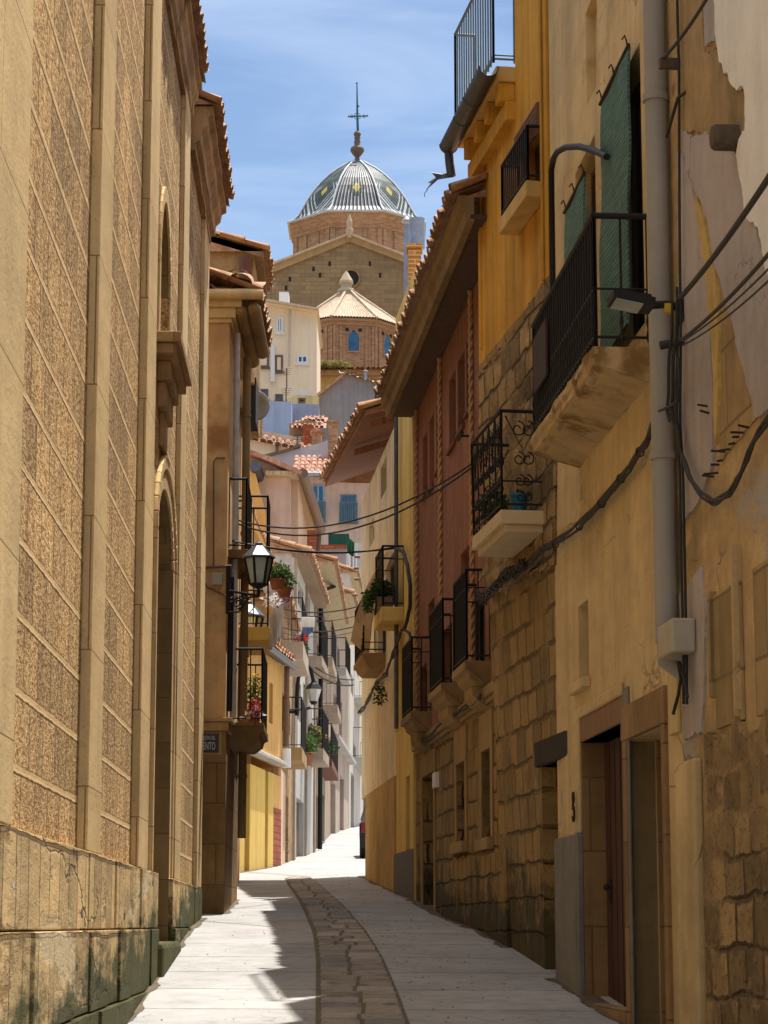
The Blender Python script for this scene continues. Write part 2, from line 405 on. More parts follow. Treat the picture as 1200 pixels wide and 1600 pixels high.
def tilemat(name, cols):
    m = NT(name); P = m.obj
    c = m.ramp(m.noise(P, 4.2, 3, .8), [(.25, cols[0]), (.42, cols[1]), (.58, cols[2]), (.78, cols[3])], 'LINEAR')
    lich = m.ramp(m.noise(P, 17, 5, .7), [(.56, 0.0), (.68, .7)])
    c = m.mix(lich, c, (.34,.30,.22))
    return m.done(c, .9, m.bump(m.noise(P, 60, 3), .4, .01))
M['tile'] = tilemat('old_roof_tile', [(.16,.09,.055), (.34,.18,.10), (.45,.27,.16), (.50,.40,.28)])
M['tile_pale'] = tilemat('sunbleached_roof_tile', [(.38,.27,.18), (.50,.38,.27), (.60,.50,.38), (.68,.60,.48)])
M['tile_red'] = tilemat('red_roof_tile', [(.22,.09,.06), (.36,.16,.105), (.48,.27,.19), (.58,.44,.36)])
M['l2'] = plaster('ochre_brown_render', (.62,.44,.26), .38, .5, .9, .4, patches=[((.34,.20,.10), .9, .56, .12, -.1), ((.56,.43,.27), 1.3, .6, .08, .2)], crack=.4)
M['l2trim'] = plaster('cream_trim', (.60,.50,.30), .2, .4)
M['l2stone'] = plaster('dark_ashlar', (.235,.155,.075), .4, .4, 1, .6, brick=dict(w=1.1, h=.53, m=.01, var=.18, warp=.01, depth=.8), patches=[((.07,.05,.035), 1.2, .60, .15, 0)])
M['beige'] = plaster('cracked_beige_render', (.64,.53,.34), .33, .45, .9, .5,
    patches=[((.50,.44,.35), .75, .60, .14, -.1), ((.42,.31,.17), 1.4, .60, .14, -.15)], crack=.7, aniso=.5)
M['greyrender'] = plaster('grey_cement_render', (.235,.215,.185), .35, .3, 1, .7, speck=.25)
M['doorstone'] = plaster('door_stone', (.30,.205,.115), .35, .35, 1, .6, brick=dict(w=.8, h=.62, m=.008, var=.2, warp=.02, depth=.8))
M['peel'] = plaster('peeling_tan_render', (.52,.40,.24), .5, .6, 1.1, .8,
    patches=[((.40,.355,.32), .8, .54, .05, .5), ((.56,.41,.23), 1.1, .60, .04, .5), ((.22,.14,.07), 1.7, .64, .05, -.6)], crack=.8, aniso=.5)
M['whitewash'] = plaster('old_whitewash', (.80,.78,.72), .16, .2, 1, .35, patches=[((.45,.34,.20), 1.9, .74, .03, -.6)], warm=0)
M['lilacrender'] = plaster('grey_lilac_render', (.43,.375,.345), .22, .3, 1.2, .5, crack=.6)
M['brownrender'] = plaster('damp_brown_render', (.36,.275,.16), .5, .35, 1.5, .5)
M['yellowedge'] = plaster('yellow_render_edge', (.55,.42,.17), .4, .4, 2, .8)
M['ashlar_exposed'] = plaster('exposed_ashlar', (.38,.29,.165), .35, .4, 1.2, .6, brick=dict(w=.62, h=.5, m=.012, var=.25, warp=.02, depth=1))
M['rubble'] = plaster('rough_rubble', (.40,.295,.16), .6, .5, 1.7, 1.4, patches=[((.18,.12,.055), 2.2, .56, .16, -.6), ((.55,.42,.26), 2.6, .60, .08, .4)],
    brick=dict(w=.46, h=.27, m=.035, var=.42, warp=.22, warp2=.06, depth=1.6, mc=(.17,.12,.06), smooth=1, show=.38), speck=.55, aniso=.5)
M['blockstone'] = plaster('sandstone_blocks', (.43,.325,.165), .42, .35, 1.3, 1.3, patches=[((.20,.13,.06), 1.5, .60, .14, -.5), ((.52,.39,.22), 2.2, .62, .12, .3)],
    brick=dict(w=.48, h=.33, m=.03, var=.42, warp=.10, warp2=.045, depth=1.5, hue=(.30,.17,.07), mc=(.24,.17,.085), smooth=1, show=.38),
    moss=((.09,.075,.03), -2.2, -.55, .055), speck=.45)
M['darkstone'] = plaster('redhouse_stone', (.37,.275,.14), .42, .35, 1.3, 1.2, patches=[((.16,.105,.05), 1.7, .60, .14, -.4)],
    brick=dict(w=.44, h=.30, m=.026, var=.38, warp=.10, warp2=.04, depth=1.5, hue=(.24,.145,.06), mc=(.17,.12,.06), smooth=1, show=.38),
    moss=((.06,.05,.026), -2.2, -.75, .055), speck=.4)
M['smoothband'] = plaster('sill_stone', (.36,.265,.15), .3, .35, 1, .5, speck=.2)
M['ochre'] = plaster('ochre_paint', (.63,.36,.055), .28, .7, .8, .25)
M['ochretrim'] = plaster('pale_ochre_trim', (.62,.45,.20), .18, .4, .8, .2)
M['red'] = plaster('red_render', (.29,.14,.10), .35, .6, .9, .45)
M['redreveal'] = plain('red_reveal', (.16,.055,.035), .9)
M['rope'] = plaster('pale_rope_moulding', (.50,.33,.21), .2, .2)
M['soffit'] = wood('dark_soffit_boards', (.10,.055,.032))
M['fascia'] = plaster('weathered_fascia', (.27,.20,.11), .35, .3)
M['yellow'] = plaster('yellow_render', (.68,.56,.23), .22, .5, .8, .3)
M['greybase'] = plain('dark_grey_paint', (.085,.085,.095), .7)
M['cream'] = plaster('cream_render', (.80,.71,.48), .25, .5, .8, .35, patches=[((.48,.38,.24), 1.2, .62, .1, 0)], warm=0)
M['creambase'] = plaster('stained_base_render', (.52,.40,.19), .35, .5, 1, .5, patches=[((.30,.22,.11), 1.4, .6, .1, 0)])
M['redsoffit'] = wood('red_brown_soffit', (.24,.105,.06))
M['garage'] = plaster('bright_yellow_paint', (.66,.50,.17), .12, .3)
M['orange'] = plaster('orange_render', (.66,.42,.17), .16, .4)
M['peach'] = plaster('peach_render', (.66,.46,.32), .18, .4, warm=0)
M['pink'] = plaster('pink_render', (.62,.46,.38), .16, .4, warm=0)
M['white'] = plaster('white_render', (.56,.53,.48), .16, .4)
M['whitegrey'] = plaster('pale_grey_render', (.46,.44,.41), .2, .4)
M['tan'] = plaster('tan_render', (.40,.31,.23), .25, .5, warm=0)
M['pinkbeige'] = plaster('pink_beige_render', (.46,.37,.30), .2, .4, warm=0)
M['oldtan'] = plaster('patched_tan_wall', (.42,.30,.18), .4, .4, 1.4, .8, brick=dict(w=.4, h=.3, m=.02, var=.3, warp=.12, show=.5))
M['soffitpale'] = wood('pale_soffit', (.50,.40,.24))
M['soffitbrown'] = wood('brown_soffit', (.30,.20,.12))
M['hcream'] = plaster('hill_cream_render', (.80,.68,.52), .10, .2, .3, .2, warm=0)
M['grey_lav'] = plaster('lavender_grey_render', (.33,.31,.32), .2, .4, .4, .3)
M['bluewall'] = plaster('blue_paint', (.30,.40,.60), .15, .3, .5, .2)
M['bluewall2'] = plaster('grey_blue_paint', (.28,.31,.42), .15, .3, .5, .2)
M['lilac'] = plaster('lilac_render', (.52,.49,.55), .18, .3, .5, .2)
M['brickd'] = plaster('church_brick', (.40,.235,.135), .28, .35, .35, .5, brick=dict(w=.5, h=.16, m=.02, var=.25, warp=.02, depth=.6, mc=(.36,.24,.15)), speck=.3, warm=0)
M['nave'] = plaster('nave_sandstone', (.30,.215,.12), .25, .3, .3, .4, brick=dict(w=1.0, h=.36, m=.03, var=.16, warp=.02, depth=.6, mc=(.23,.165,.10)), warm=0)
M['navetrim'] = plaster('cornice_sandstone', (.46,.33,.18), .2, .3, .4, warm=0)
M['orangestone'] = plaster('orange_sandstone', (.45,.28,.10), .25, .3, .4, warm=0)
M['brick'] = plaster('chimney_brick', (.50,.24,.10), .25, .2, 1, .5, brick=dict(w=.26, h=.075, m=.012, var=.35, warp=.005, depth=1, mc=(.56,.45,.32)))
M['redbrick'] = plaster('red_brick', (.33,.095,.055), .2, .2, 1, .4, brick=dict(w=.5, h=.14, m=.02, var=.25, warp=.005, depth=1))
M['iron'] = plain('black_iron', (.016,.015,.016), .6, 0, spec=.25)
M['iron_rust'] = plain('rusty_iron', (.045,.028,.02), .8, .1)
M['blueiron'] = plain('blue_grey_iron', (.10,.16,.20), .5)
M['zinc'] = plain('dark_zinc', (.10,.105,.115), .45, .5)
M['steel'] = plain('grey_steel', (.33,.36,.42), .35, .6)
M['greypipe'] = plaster('grey_pvc', (.34,.315,.27), .15, .4, 1, .05, rough=.55)
M['palepipe'] = plain('pale_pipe', (.52,.47,.40), .5)
M['brownpipe'] = plain('brown_pipe', (.16,.10,.07), .6)
M['plasticbox'] = plain('grey_box', (.42,.37,.28), .6, var=.12)
M['cable'] = plain('black_cable', (.03,.028,.027), .7)
M['dark'] = plain('dark_interior', (.02,.018,.018), .9)
M['doorwood'] = wood('dark_red_door', (.085,.035,.022))
M['doorbrown'] = wood('brown_door', (.20,.12,.065))
M['lintel'] = wood('lintel_wood', (.27,.15,.08))
M['blackbeam'] = wood('charred_beam', (.035,.025,.02))
M['beam'] = wood('beam_end', (.10,.07,.042))
M['glass'] = glassy('window_glass', (.035,.05,.075))
M['blueglass'] = glassy('blue_window', (.03,.13,.27), .2)
M['lampglass'] = glassy('frosted_lamp_glass', (.42,.50,.47), .25)
M['lampglass2'] = glassy('white_lamp_glass', (.68,.68,.66), .3)
M['whiteframe'] = plain('white_frame', (.70,.72,.76), .5, var=.1)
M['brownframe'] = plain('brown_frame', (.14,.08,.05), .6)
M['leaf'] = plain('leaf_green', (.075,.14,.03), .6, var=.5, sc=20, spec=.3)
M['leaf2'] = plain('leaf_dark', (.04,.075,.022), .6, var=.5, sc=20, spec=.3)
M['dryleaf'] = plain('dry_leaf', (.28,.24,.07), .8, var=.4, sc=20)
M['petalred'] = plain('red_petal', (.38,.03,.035), .6)
M['petalpurple'] = plain('purple_petal', (.22,.12,.38), .6)
M['petalyellow'] = plain('yellow_petal', (.70,.45,.03), .6)
M['petalwhite'] = plain('white_petal', (.72,.70,.72), .6)
M['terracotta'] = plain('terracotta', (.36,.14,.075), .8)
M['bluepot'] = plain('blue_plastic', (.01,.16,.27), .4)
M['cloth'] = plain('white_cloth', (.80,.80,.82), .9, var=.06, sc=3)
M['bluecloth'] = plain('blue_cloth', (.16,.24,.50), .9)
M['canvas'] = plaster('beige_canvas', (.68,.56,.40), .2, .3, 1.5, .3, warm=0)
M['greencloth'] = plain('green_awning', (.012,.08,.05), .8)
M['yellowplastic'] = plain('yellow_plastic', (.62,.40,.02), .5)
def blindmat():
    m = NT('green_slat_blind'); s = m.sep(m.uv)
    t = m.math('FRACT', m.math('MULTIPLY', m.math('ADD', s[1], m.math('MULTIPLY', m.noise(m.obj, 1.5, 2), .02)), 24.0))
    seam = m.math('FRACT', m.math('MULTIPLY', s[0], 2.3))
    c = m.ramp(m.noise(m.map(m.obj, (2, 2, 30)), 1.5, 4, .7), [(.3, (.05,.13,.12)), (.55, (.10,.22,.20)), (.8, (.20,.35,.32))])
    g = m.ramp(t, [(0, .22), (.22, 1.0), (.8, 1.1), (1, .3)])
    c = m.mix(1, c, g, 'MULTIPLY'); c = m.mix(1, c, m.ramp(seam, [(0, .35), (.05, 1.0)]), 'MULTIPLY')
    return m.done(c, .7, m.bump(t, .7, .012))
M['blind'] = blindmat()
def concrete():
    m = NT('brushed_concrete'); P = m.obj
    v = m.vadd(P, m.vscale(m.noisec(P, 1.1), .12))
    c = m.ramp(m.noise(P, .8, 6, .6), [(.3, (.33,.33,.33)), (.7, (.445,.445,.445))])
    c = m.mix(.7, c, m.mix(1, c, m.ramp(m.noise(P, 4, 9, .75), [(.3, .66), (.55, 1.05)]), 'MULTIPLY'))
    bc, bf = m.brick(m.map(v, (1, 1, 1), (90, .4, 0), (0, 0, .05)), 300, 1.5, .022, .5, .3)
    c = m.mix(1, c, m.ramp(bc, [(0, .94), (1, 1.05)]), 'MULTIPLY')
    c = m.mix(m.math('MULTIPLY', bf, m.ramp(m.noise(P, 2.2, 4), [(.3, .35), (.6, 1.0)])), c, (.13,.12,.11))
    spots = m.ramp(m.noise(P, 14, 2, .5), [(.68, 0.0), (.72, .6)]); c = m.mix(spots, c, (.16,.15,.14))
    stn = m.ramp(m.noise(m.vadd(P, (7, 3, 0)), .55, 8, .7), [(.55, 0.0), (.72, .5)]); c = m.mix(stn, c, (.26,.25,.235))
    ck = m.ramp(m.vor(m.vadd(P, m.vscale(m.noisec(P, 1.8, 6), .9)), .45, 'DISTANCE_TO_EDGE'), [(0, .6), (.006, 0.0)]); c = m.mix(m.math('MULTIPLY', ck, m.ramp(m.noise(P, .5, 2), [(.5, 0.0), (.56, 1.0)])), c, (.14,.135,.13))
    h = m.math('SUBTRACT', m.math('MULTIPLY', m.noise(m.map(P, (4, 60, 1)), 1, 4), .5), m.math('MULTIPLY', bf, 1.2))
    return m.done(c, .85, m.bump(h, .45, .012))
M['concrete'] = concrete()
M['sett'] = plaster('worn_setts', (.37,.33,.28), .35, .1, 2.2, .8, patches=[((.17,.155,.135), 3.3, .55, .1, -.3)], speck=.3, warm=0)
M['sett2'] = plaster('pale_setts', (.43,.39,.34), .35, .1, 2.2, .8, speck=.3, warm=0)
M['sett3'] = plaster('grey_setts', (.27,.26,.25), .35, .1, 2.2, .8, speck=.3, warm=0)
M['joint'] = plain('joint_dirt', (.16,.135,.10), .95, var=.3)
M['earth'] = plaster('dry_earth', (.30,.23,.14), .3, .1, .1, .3)
# ================================================================ ground
def sheet(name, xs, ys, mat, dz=0.0, zf=None, **k):
    mb = MB(); mb.grid([[V((x, y, (zf or (lambda a, b: zg(b)))(x, y)+dz)) for x in xs] for y in ys], True)
    return mb.build(name, mat, None, rec=False, **k)
ysn = [-60,-30,-10]+[i*1.0 for i in range(0, 118)]+[120,125,130,140,150,160,175,200,230,300,400,600,900]
terr = sheet('ground', [-700,-300,-120,-60,-30,-12,-4.5,4.5,12,30,60,120,300,700], ysn, M['earth'], -.03, kind='structure')
def sx(Y):  # the street bends right far away
    return 0
xs = [-4.6,-3.6,-2.8,-2,-1,0,1,2,2.8,3.6,4.6,7,10,16]
sheet('street', xs, [y for y in ysn if -30 <= y <= 117], M['concrete'], .0, kind='structure')
# stone gutter strip: left and right edges read as (pixel -> ground) pairs, real setts laid in two wheel-worn rows
Lp = [(495,1640),(497,1600),(497,1560),(497,1500),(492,1462),(478,1425),(462,1398),(452,1384),(448,1376)]
Rp = [(655,1640),(636,1600),(622,1560),(597,1500),(574,1462),(545,1425),(515,1398),(500,1384),(490,1376)]
Lw = [ground(*p) for p in Lp]; Rw = [ground(*p) for p in Rp]
def interp(pl, Y):
    if Y <= pl[0].y: a, b = pl[0], pl[1]
    else:
        for a, b in zip(pl, pl[1:]):
            if Y <= b.y: break
    t = (Y-a.y)/(b.y-a.y); return a.x+(b.x-a.x)*t
mb = MB(); rows = []; y = 12.0
while y < 44: rows.append(y); y += .5
mb.grid([[V((interp(Lw, y)-.02, y, zg(y)+.004)), V((interp(Rw, y)+.02, y, zg(y)+.004))] for y in rows], False)
mb.build('gutter_bed', M['joint'], None, rec=False, kind='structure')
mb = MB(); rnd = random.Random(3); y = 12.0
while y < 43.5:
    d = rnd.uniform(.30, .55)
    a, b = interp(Lw, y), interp(Rw, y); mid = a+(b-a)*rnd.uniform(.44, .56)
    cuts = [a, mid, b] if rnd.random() < .85 else [a, a+(b-a)*.33, a+(b-a)*.68, b]
    for x0, x1 in zip(cuts, cuts[1:]):
        mb.cm = rnd.choice((0, 0, 1, 2)); g = .017; h = rnd.uniform(.012, .02); j = [rnd.uniform(-.012, .012) for _ in range(4)]
        p = [V((x0+g, y+g+j[0])), V((x1-g, y+g+j[1])), V((x1-g, y+d-g+j[2])), V((x0+g, y+d-g+j[3]))]
        c = sum(p, V((0,0)))/4
        lo = [V((q.x, q.y, zg(q.y)+.003)) for q in p]; md = [V((q.x, q.y, zg(q.y)+h*.6)) for q in p]
        hi = [V((q.x+(c.x-q.x)*.14, q.y+(c.y-q.y)*.12, zg(q.y)+h+rnd.uniform(-.003, .003))) for q in p]
        mb.grid([lo+[lo[0]], md+[md[0]], hi+[hi[0]]], False); mb.face(hi)
    y += d
mb.build('paving_setts', [M['sett'], M['sett2'], M['sett3']], None, kind='structure')

def translucent(mat, k):
    t = mat.node_tree; out = t.nodes['Material Output']; b = t.nodes['Principled BSDF']
    tr = t.nodes.new('ShaderNodeBsdfTranslucent'); mxs = t.nodes.new('ShaderNodeMixShader'); mxs.inputs[0].default_value = k
    src = b.inputs['Base Color'].links[0].from_socket; t.links.new(src, tr.inputs[0])
    t.links.new(b.outputs[0], mxs.inputs[1]); t.links.new(tr.outputs[0], mxs.inputs[2]); t.links.new(mxs.outputs[0], out.inputs[0])
for k_ in ('leaf', 'leaf2', 'dryleaf', 'petalred', 'petalwhite', 'petalpurple', 'petalyellow', 'cloth', 'bluecloth'): translucent(M[k_], .4)
# ================================================================ shared building parts
def win(F, parent, r, rev, frame='brownframe', glass='glass', name='window', mull=1, bars=0, label=None, fw=.05):
    s0, s1, z0, z1 = r[:4]; d = -rev+.01
    mb = MB()
    for a, b, c, e in ((s0, s0+fw, z0, z1), (s1-fw, s1, z0, z1), (s0+fw, s1-fw, z0, z0+fw), (s0+fw, s1-fw, z1-fw, z1)): mb.fbox(F, a, b, d, d+.05, c, e)
    for k in range(mull):
        m_ = s0+(s1-s0)*(k+1)/(mull+1); mb.fbox(F, m_-fw*.5, m_+fw*.5, d+.002, d+.052, z0+fw, z1-fw)
    o = mb.build(name, M[frame], parent, label)
    mb = MB(); mb.fbox(F, s0+fw*.6, s1-fw*.6, d-.012, d+.012, z0+fw*.6, z1-fw*.6); mb.build('pane', M[glass], o)
    return o
def panel(F, parent, r, rev, mat, name, th=.04, label=None):
    mb = MB(); mb.fbox(F, r[0], r[1], -rev-th*.0+.004, -rev+th, r[2], r[3]); return mb.build(name, M[mat], parent, label)
def spiral(F, s, z, d, r, turns, dirn, n=18):
    return [F.w(s+cos(t)*rr*dirn, d, z+sin(t)*rr) for t, rr in ((2*pi*turns*k/n+pi/2, r*(1-.75*k/n)) for k in range(n+1))]
def railing(F, parent, s0, s1, z, h, d, mat='iron', sp=.115, style='plain', r=.009, sides=(1, 1), name='railing', midh=None, label=None):
    """hand rail, bottom rail and balusters round the outer edge of a balcony"""
    mb = MB()
    def run(a, b, da, db, n):
        A = lambda t, zz: F.w(a+(b-a)*t, da+(db-da)*t, zz)
        mb.tube([A(0, z+h), A(1, z+h)], .018 if style != 'twist' else .024, 6)
        mb.tube([A(0, z+.06), A(1, z+.06)], .012, 5)
        if midh: mb.tube([A(0, z+midh), A(1, z+midh)], .009, 5)
        for k in range(n+1):
            t = k/max(1, n)
            if style == 'twist':
                zz = [z+.02+(midh or h)*j/8 for j in range(9)]
                mb.tube([A(t, q) for q in zz], [r*(1.7 if j % 2 else .8) for j in range(9)], 5); mb.tube([A(t, z+(midh or h)), A(t, z+h)], r, 5)
            else: mb.tube([A(t, z+.02), A(t, z+h)], r if 0 < k < n else r*1.5, 5)
        if style == 'scroll':
            for k in range(n):
                ts = (k+.5)/n; L = abs(b-a)+abs(db-da)
                for zz, q in ((z+h*.82, .08), (z+h*.52, .07), (z+h*.3, .06), (z+.13, .05)):
                    for sg in (-1, 1):
                        pts = []
                        for j in range(15):
                            an = pi/2+sg*2*pi*1.2*j/14; rr = q*(1-.7*j/14)
                            pts.append(A(min(1, max(0, ts+sg*(q*.6+cos(an)*rr)/max(L, .1))), zz+sin(an)*rr))
                        mb.tube(pts, .007, 4)
                mb.tube([A((k+.1)/n, z+h*.95), A((k+.5)/n, z+h*.6), A((k+.9)/n, z+h*.95)], .007, 4)
    run(s0, s1, d, d, max(2, int((s1-s0)/sp)))
    if sides[0]: run(s0, s0, 0, d, max(1, int(d/sp)) if style != 'twist' else 2)
    if sides[1]: run(s1, s1, 0, d, max(1, int(d/sp)) if style != 'twist' else 2)
    return mb.build(name, M[mat], parent, label)
def balcony(F, house, s0, s1, z, d, slab='smoothband', th=.12, h=1.0, taper=0, name='balcony', inset=.03, label=None, **k):
    """slab (its top at z) with its railing as a sub-part"""
    mb = MB()
    if taper:
        prof = [(0, 0), (d, 0), (d, -th*.35), (d-.05, -th*.42), (d-.07, -th*.7), (d-taper, -th), (0, -th)]
        for a, b in zip(prof, prof[1:]): pass
        rows = []
        for s, kx in ((s0, 0), (s1, 0)):
            rows.append([F.w(s+(max(0, (-q[1]-th*.35))*.9 if s == s0 else -max(0, (-q[1]-th*.35))*.9), q[0], z+q[1]) for q in prof])
        mb.grid(rows, False, True); mb.face(rows[0]); mb.face(rows[1])
    else: mb.fbox(F, s0, s1, 0.002, d, z-th, z)
    o = mb.build(name, M[slab], house, label, bevel=.012)
    railing(F, o, s0+inset, s1-inset, z, h, d-inset, **k)
    return o
def eave(A, B, inward, depth, house, rise=.36, th=.10, soffit='soffitpale', tile='tile', pitch=.23, rows_up=None, flat=None, jit=1, endcap=True, names=('soffit', 'roof')):
    """projecting roof: A near outer corner, B far outer corner, inward = horizontal unit vector towards the house"""
    A, B, n = V(A), V(B), V(inward).normalized(); up = (n+V((0,0,rise))).normalized(); L = (B-A).length; al = (B-A).normalized()
    dn = V((0,0,-th))
    mb = MB()
    f = depth if flat is None else flat
    if flat is None: mb.hexa([A+dn, B+dn, B+dn+up*depth, A+dn+up*depth, A, B, B+up*depth, A+up*depth])
    else: mb.hexa([A+dn, B+dn, B+dn+n*f, A+dn+n*f, A, B, B+n*f, A+n*f])
    so_ = mb.build(names[0], M[soffit], house)
    mb = MB(); tiles(mb, A+V((0,0,.035))-up*.07, al, up, L, depth+.07, pitch, .42, 5, jit)
    for P0 in ((A, B) if endcap else ()):
        mb.face([P0, P0+up*depth, P0+n*(depth*.95)+V((0,0,-.01))])
    rf = mb.build(names[1], M[tile], house)
    return so_, rf
def pipe(house, pts, r, mat, name='downpipe', n=10, clips=0, label=None):
    mb = MB(); mb.tube(pts, r, n)
    if clips:
        a, b = V(pts[0]), V(pts[-1])
        for k in range(clips):
            c = a.lerp(b, (k+.5)/clips); d = (b-a).normalized(); mb.tube([c-d*.025, c+d*.025], r*1.18, n)
    return mb.build(name, M[mat], house, label)
# ================================================================ LEFT: long stone church wall
FL = Facade((-1.552-.027*7, 7), (-1.552-.027*30.5, 30.5), True)
def Ys(Y): return (Y-7)/FL.t.y
church = thing('stone_church', 'long honey coloured ashlar church wall with pilasters and mossy plinth on the left', 'church', FL.w(Ys(16), 0, zg(16)))
SEND = Ys(30.4); ZT = 9.22
dr = FL.rect((240, 1200), (268, 1200)); D0, D1 = Ys(21.85), Ys(24.25)
zd0 = zg(24)-.12; zspring = FL.sz(262, 880)[1]; zarch = FL.sz(254, 765)[1]
ww = (Ys(21.7), Ys(23.1)); wz0, wz1 = FL.sz(258, 572)[1], FL.sz(262, 345)[1]
mb = MB(); body(mb, FL, 0, SEND, -2.2, ZT+.3, 8, [(D0, D1, zd0, zarch, .75), (ww[0], ww[1], wz0, wz1, .55)])
mb.build('wall', M['rough'], church)
def arch(mb, F, s0, s1, zs, zt, d0, d1, n=14, pad=0.0):
    """fills the corners above a round arch inside the rectangle s0..s1, zs..zt"""
    c = (s0+s1)/2; R = (s1-s0)/2; H = zt-zs
    pts = [(c-R*cos(pi*k/n), zs+H*sin(pi*k/n)) for k in range(n+1)]
    for (a, za), (b, zb) in zip(pts, pts[1:]):
        mb.hexa([F.w(a,d0,za), F.w(b,d0,zb), F.w(b,d1,zb), F.w(a,d1,za), F.w(a,d0,zt+pad), F.w(b,d0,zt+pad), F.w(b,d1,zt+pad), F.w(a,d1,zt+pad)])
def archband(mb, F, s0, s1, z0, zs, zt, wd, d0, d1, n=18):
    c = (s0+s1)/2; R = (s1-s0)/2; H = zt-zs
    ins = [(s0, z0)]+[(c-R*cos(pi*k/n), zs+H*sin(pi*k/n)) for k in range(n+1)]+[(s1, z0)]
    out = [(s0-wd, z0)]+[(c-(R+wd)*cos(pi*k/n), zs+(H+wd)*sin(pi*k/n)) for k in range(n+1)]+[(s1+wd, z0)]
    for k in range(len(ins)-1):
        i0, i1, o0, o1 = ins[k], ins[k+1], out[k], out[k+1]
        mb.hexa([F.w(i0[0],d0,i0[1]), F.w(i1[0],d0,i1[1]), F.w(o1[0],d0,o1[1]), F.w(o0[0],d0,o0[1]), F.w(i0[0],d1,i0[1]), F.w(i1[0],d1,i1[1]), F.w(o1[0],d1,o1[1]), F.w(o0[0],d1,o0[1])])
# doorway
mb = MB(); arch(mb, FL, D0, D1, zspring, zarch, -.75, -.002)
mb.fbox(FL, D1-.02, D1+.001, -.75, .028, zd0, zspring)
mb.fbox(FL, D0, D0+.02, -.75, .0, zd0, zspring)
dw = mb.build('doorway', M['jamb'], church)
mb = MB(); archband(mb, FL, D0, D1, -.3, zspring, zarch, .20, 0, .03); archband(mb, FL, D0-.20, D1+.20, .475, zspring, zarch+.2, .13, 0, .05); mb.build('archivolt', M['smooth'], dw, bevel=.015)
mb = MB(); mb.fbox(FL, D0, D1, -.74, -.68, zd0, zspring); mb.fbox(FL, D0, D1, -.74, -.69, zspring, zarch)
mb.build('door', M['doorbrown'], church)
mb = MB(); mb.fbox(FL, D0-.25, D1+.1, -.6, .16, zg(24)-.5, zg(24)+.12); mb.build('threshold', M['plinth'], church, bevel=.05)
# window with its arch and sill
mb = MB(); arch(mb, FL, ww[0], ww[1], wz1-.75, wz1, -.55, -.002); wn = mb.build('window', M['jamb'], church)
mb = MB(); archband(mb, FL, ww[0], ww[1], wz0, wz1-.75, wz1, .16, 0, .03); mb.build('surround', M['smooth'], wn, bevel=.012)
mb = MB(); mb.fbox(FL, ww[0], ww[1], -.5, -.46, wz0, wz1); mb.build('pane', M['dark'], wn)
mb = MB(); sc0 = (ww[0]+ww[1])/2
mb.fbox(FL, ww[0]-.25, ww[1]+.25, 0, .24, wz0-.10, wz0-.0); mb.fbox(FL, ww[0]-.2, ww[1]+.18, 0, .19, wz0-.20, wz0-.102); mb.fbox(FL, ww[0]+.1, ww[1]-.1, 0, .13, wz0-.38, wz0-.202)
mb.fbox(FL, sc0-.5, sc0+.5, 0, .085, wz0-.62, wz0-.382); mb.fbox(FL, sc0-.25, sc0+.25, 0, .05, wz0-.95, wz0-.622)
mb.build('sill', M['cornice'], church, bevel=.012)
# pilasters
for (a, b, dd) in ((Ys(8.8), Ys(11.5), .07), (Ys(15.25), Ys(16.15), .07), (Ys(19.6), Ys(20.65), .07), (Ys(24.75), Ys(25.7), .055), (Ys(29.25), SEND, .055)):
    mb = MB(); mb.fbox(FL, a, b, 0, dd, .47, ZT-.02); mb.build('pilaster', M['smooth'], church, bevel=.008)
# plinth in irregular courses
rnd = random.Random(11)
plL, plR = MB(), MB()
for (za, zb, pro) in ((-2.3, -.55, .125), (-.548, -.03, .10), (-.028, .47, .075)):
    s = 0
    while s < SEND:
        e = min(SEND, s+rnd.uniform(.7, 1.6)); a, b = s, e
        if not (a >= D0-.02 and b <= D1+.02):
            if a < D0 < b: b = D0
            if a < D1 < b: a = D1
            j = rnd.uniform(-.012, .012)
            (plL if b <= D0+.05 else plR).fbox(FL, a+.002, b-.002, -.02, pro+j, za+.003, zb-.003)
        s = e
plL.build('plinth', M['plinth'], church, bevel=.008); plR.build('plinth', M['plinth'], church, bevel=.008)
# cornices and eaves
def church_cornice(a, b, ov, z0):
    mb = MB(); prof = [(0, 0), (ov*.25, 0), (ov*.25, .09), (ov*.45, .12), (ov*.5, .24), (ov*.72, .30), (ov*.78, .40), (ov, .43), (ov, .53), (0, .53)]
    s = a
    while s < b-.05:
        e = min(b, s+.62); j = rnd.uniform(-.006, .006)
        rows = [[FL.w(q+(.003 if q == s else -.003), p[0]+j, z0+p[1]-.26) for p in prof] for q in (s, e)]
        mb.grid(rows, False, True); mb.face(rows[0]); mb.face(rows[1]); s = e
    mb.build('cornice', M['cornice'], church)
    mb = MB(); A = FL.w(a-.05, ov+.05, z0+.29); up = (-FL.n+V((0,0,.42))).normalized()
    tiles(mb, A, FL.t, up, b-a+.1, 2.6, .24, .42)
    mb.face([FL.w(b+.04, ov, z0+.28), FL.w(b+.04, -2.2, z0+1.3), FL.w(b+.04, -2.2, z0+.28)]); mb.face([FL.w(a-.04, ov, z0+.28), FL.w(a-.04, -2.2, z0+1.3), FL.w(a-.04, -2.2, z0+.28)])
    mb.build('roof', M['tile'], church)
church_cornice(0, Ys(25.8), .17, ZT)
church_cornice(Ys(26.5), SEND, .27, ZT-.04)
# small spur stones lying at the foot of the wall
mb = MB(); c = ground(252, 1487)
mb.lathe((c.x-.08, c.y+.2, c.z-.02), [(.0,-.06),(.17,-.05),(.22,.03),(.17,.11),(0,.14)], 12)
tag(mb.build('kerb_stone', M['plinth'], None), 'rounded pale guard stone at the foot of the church doorway', 'stone')
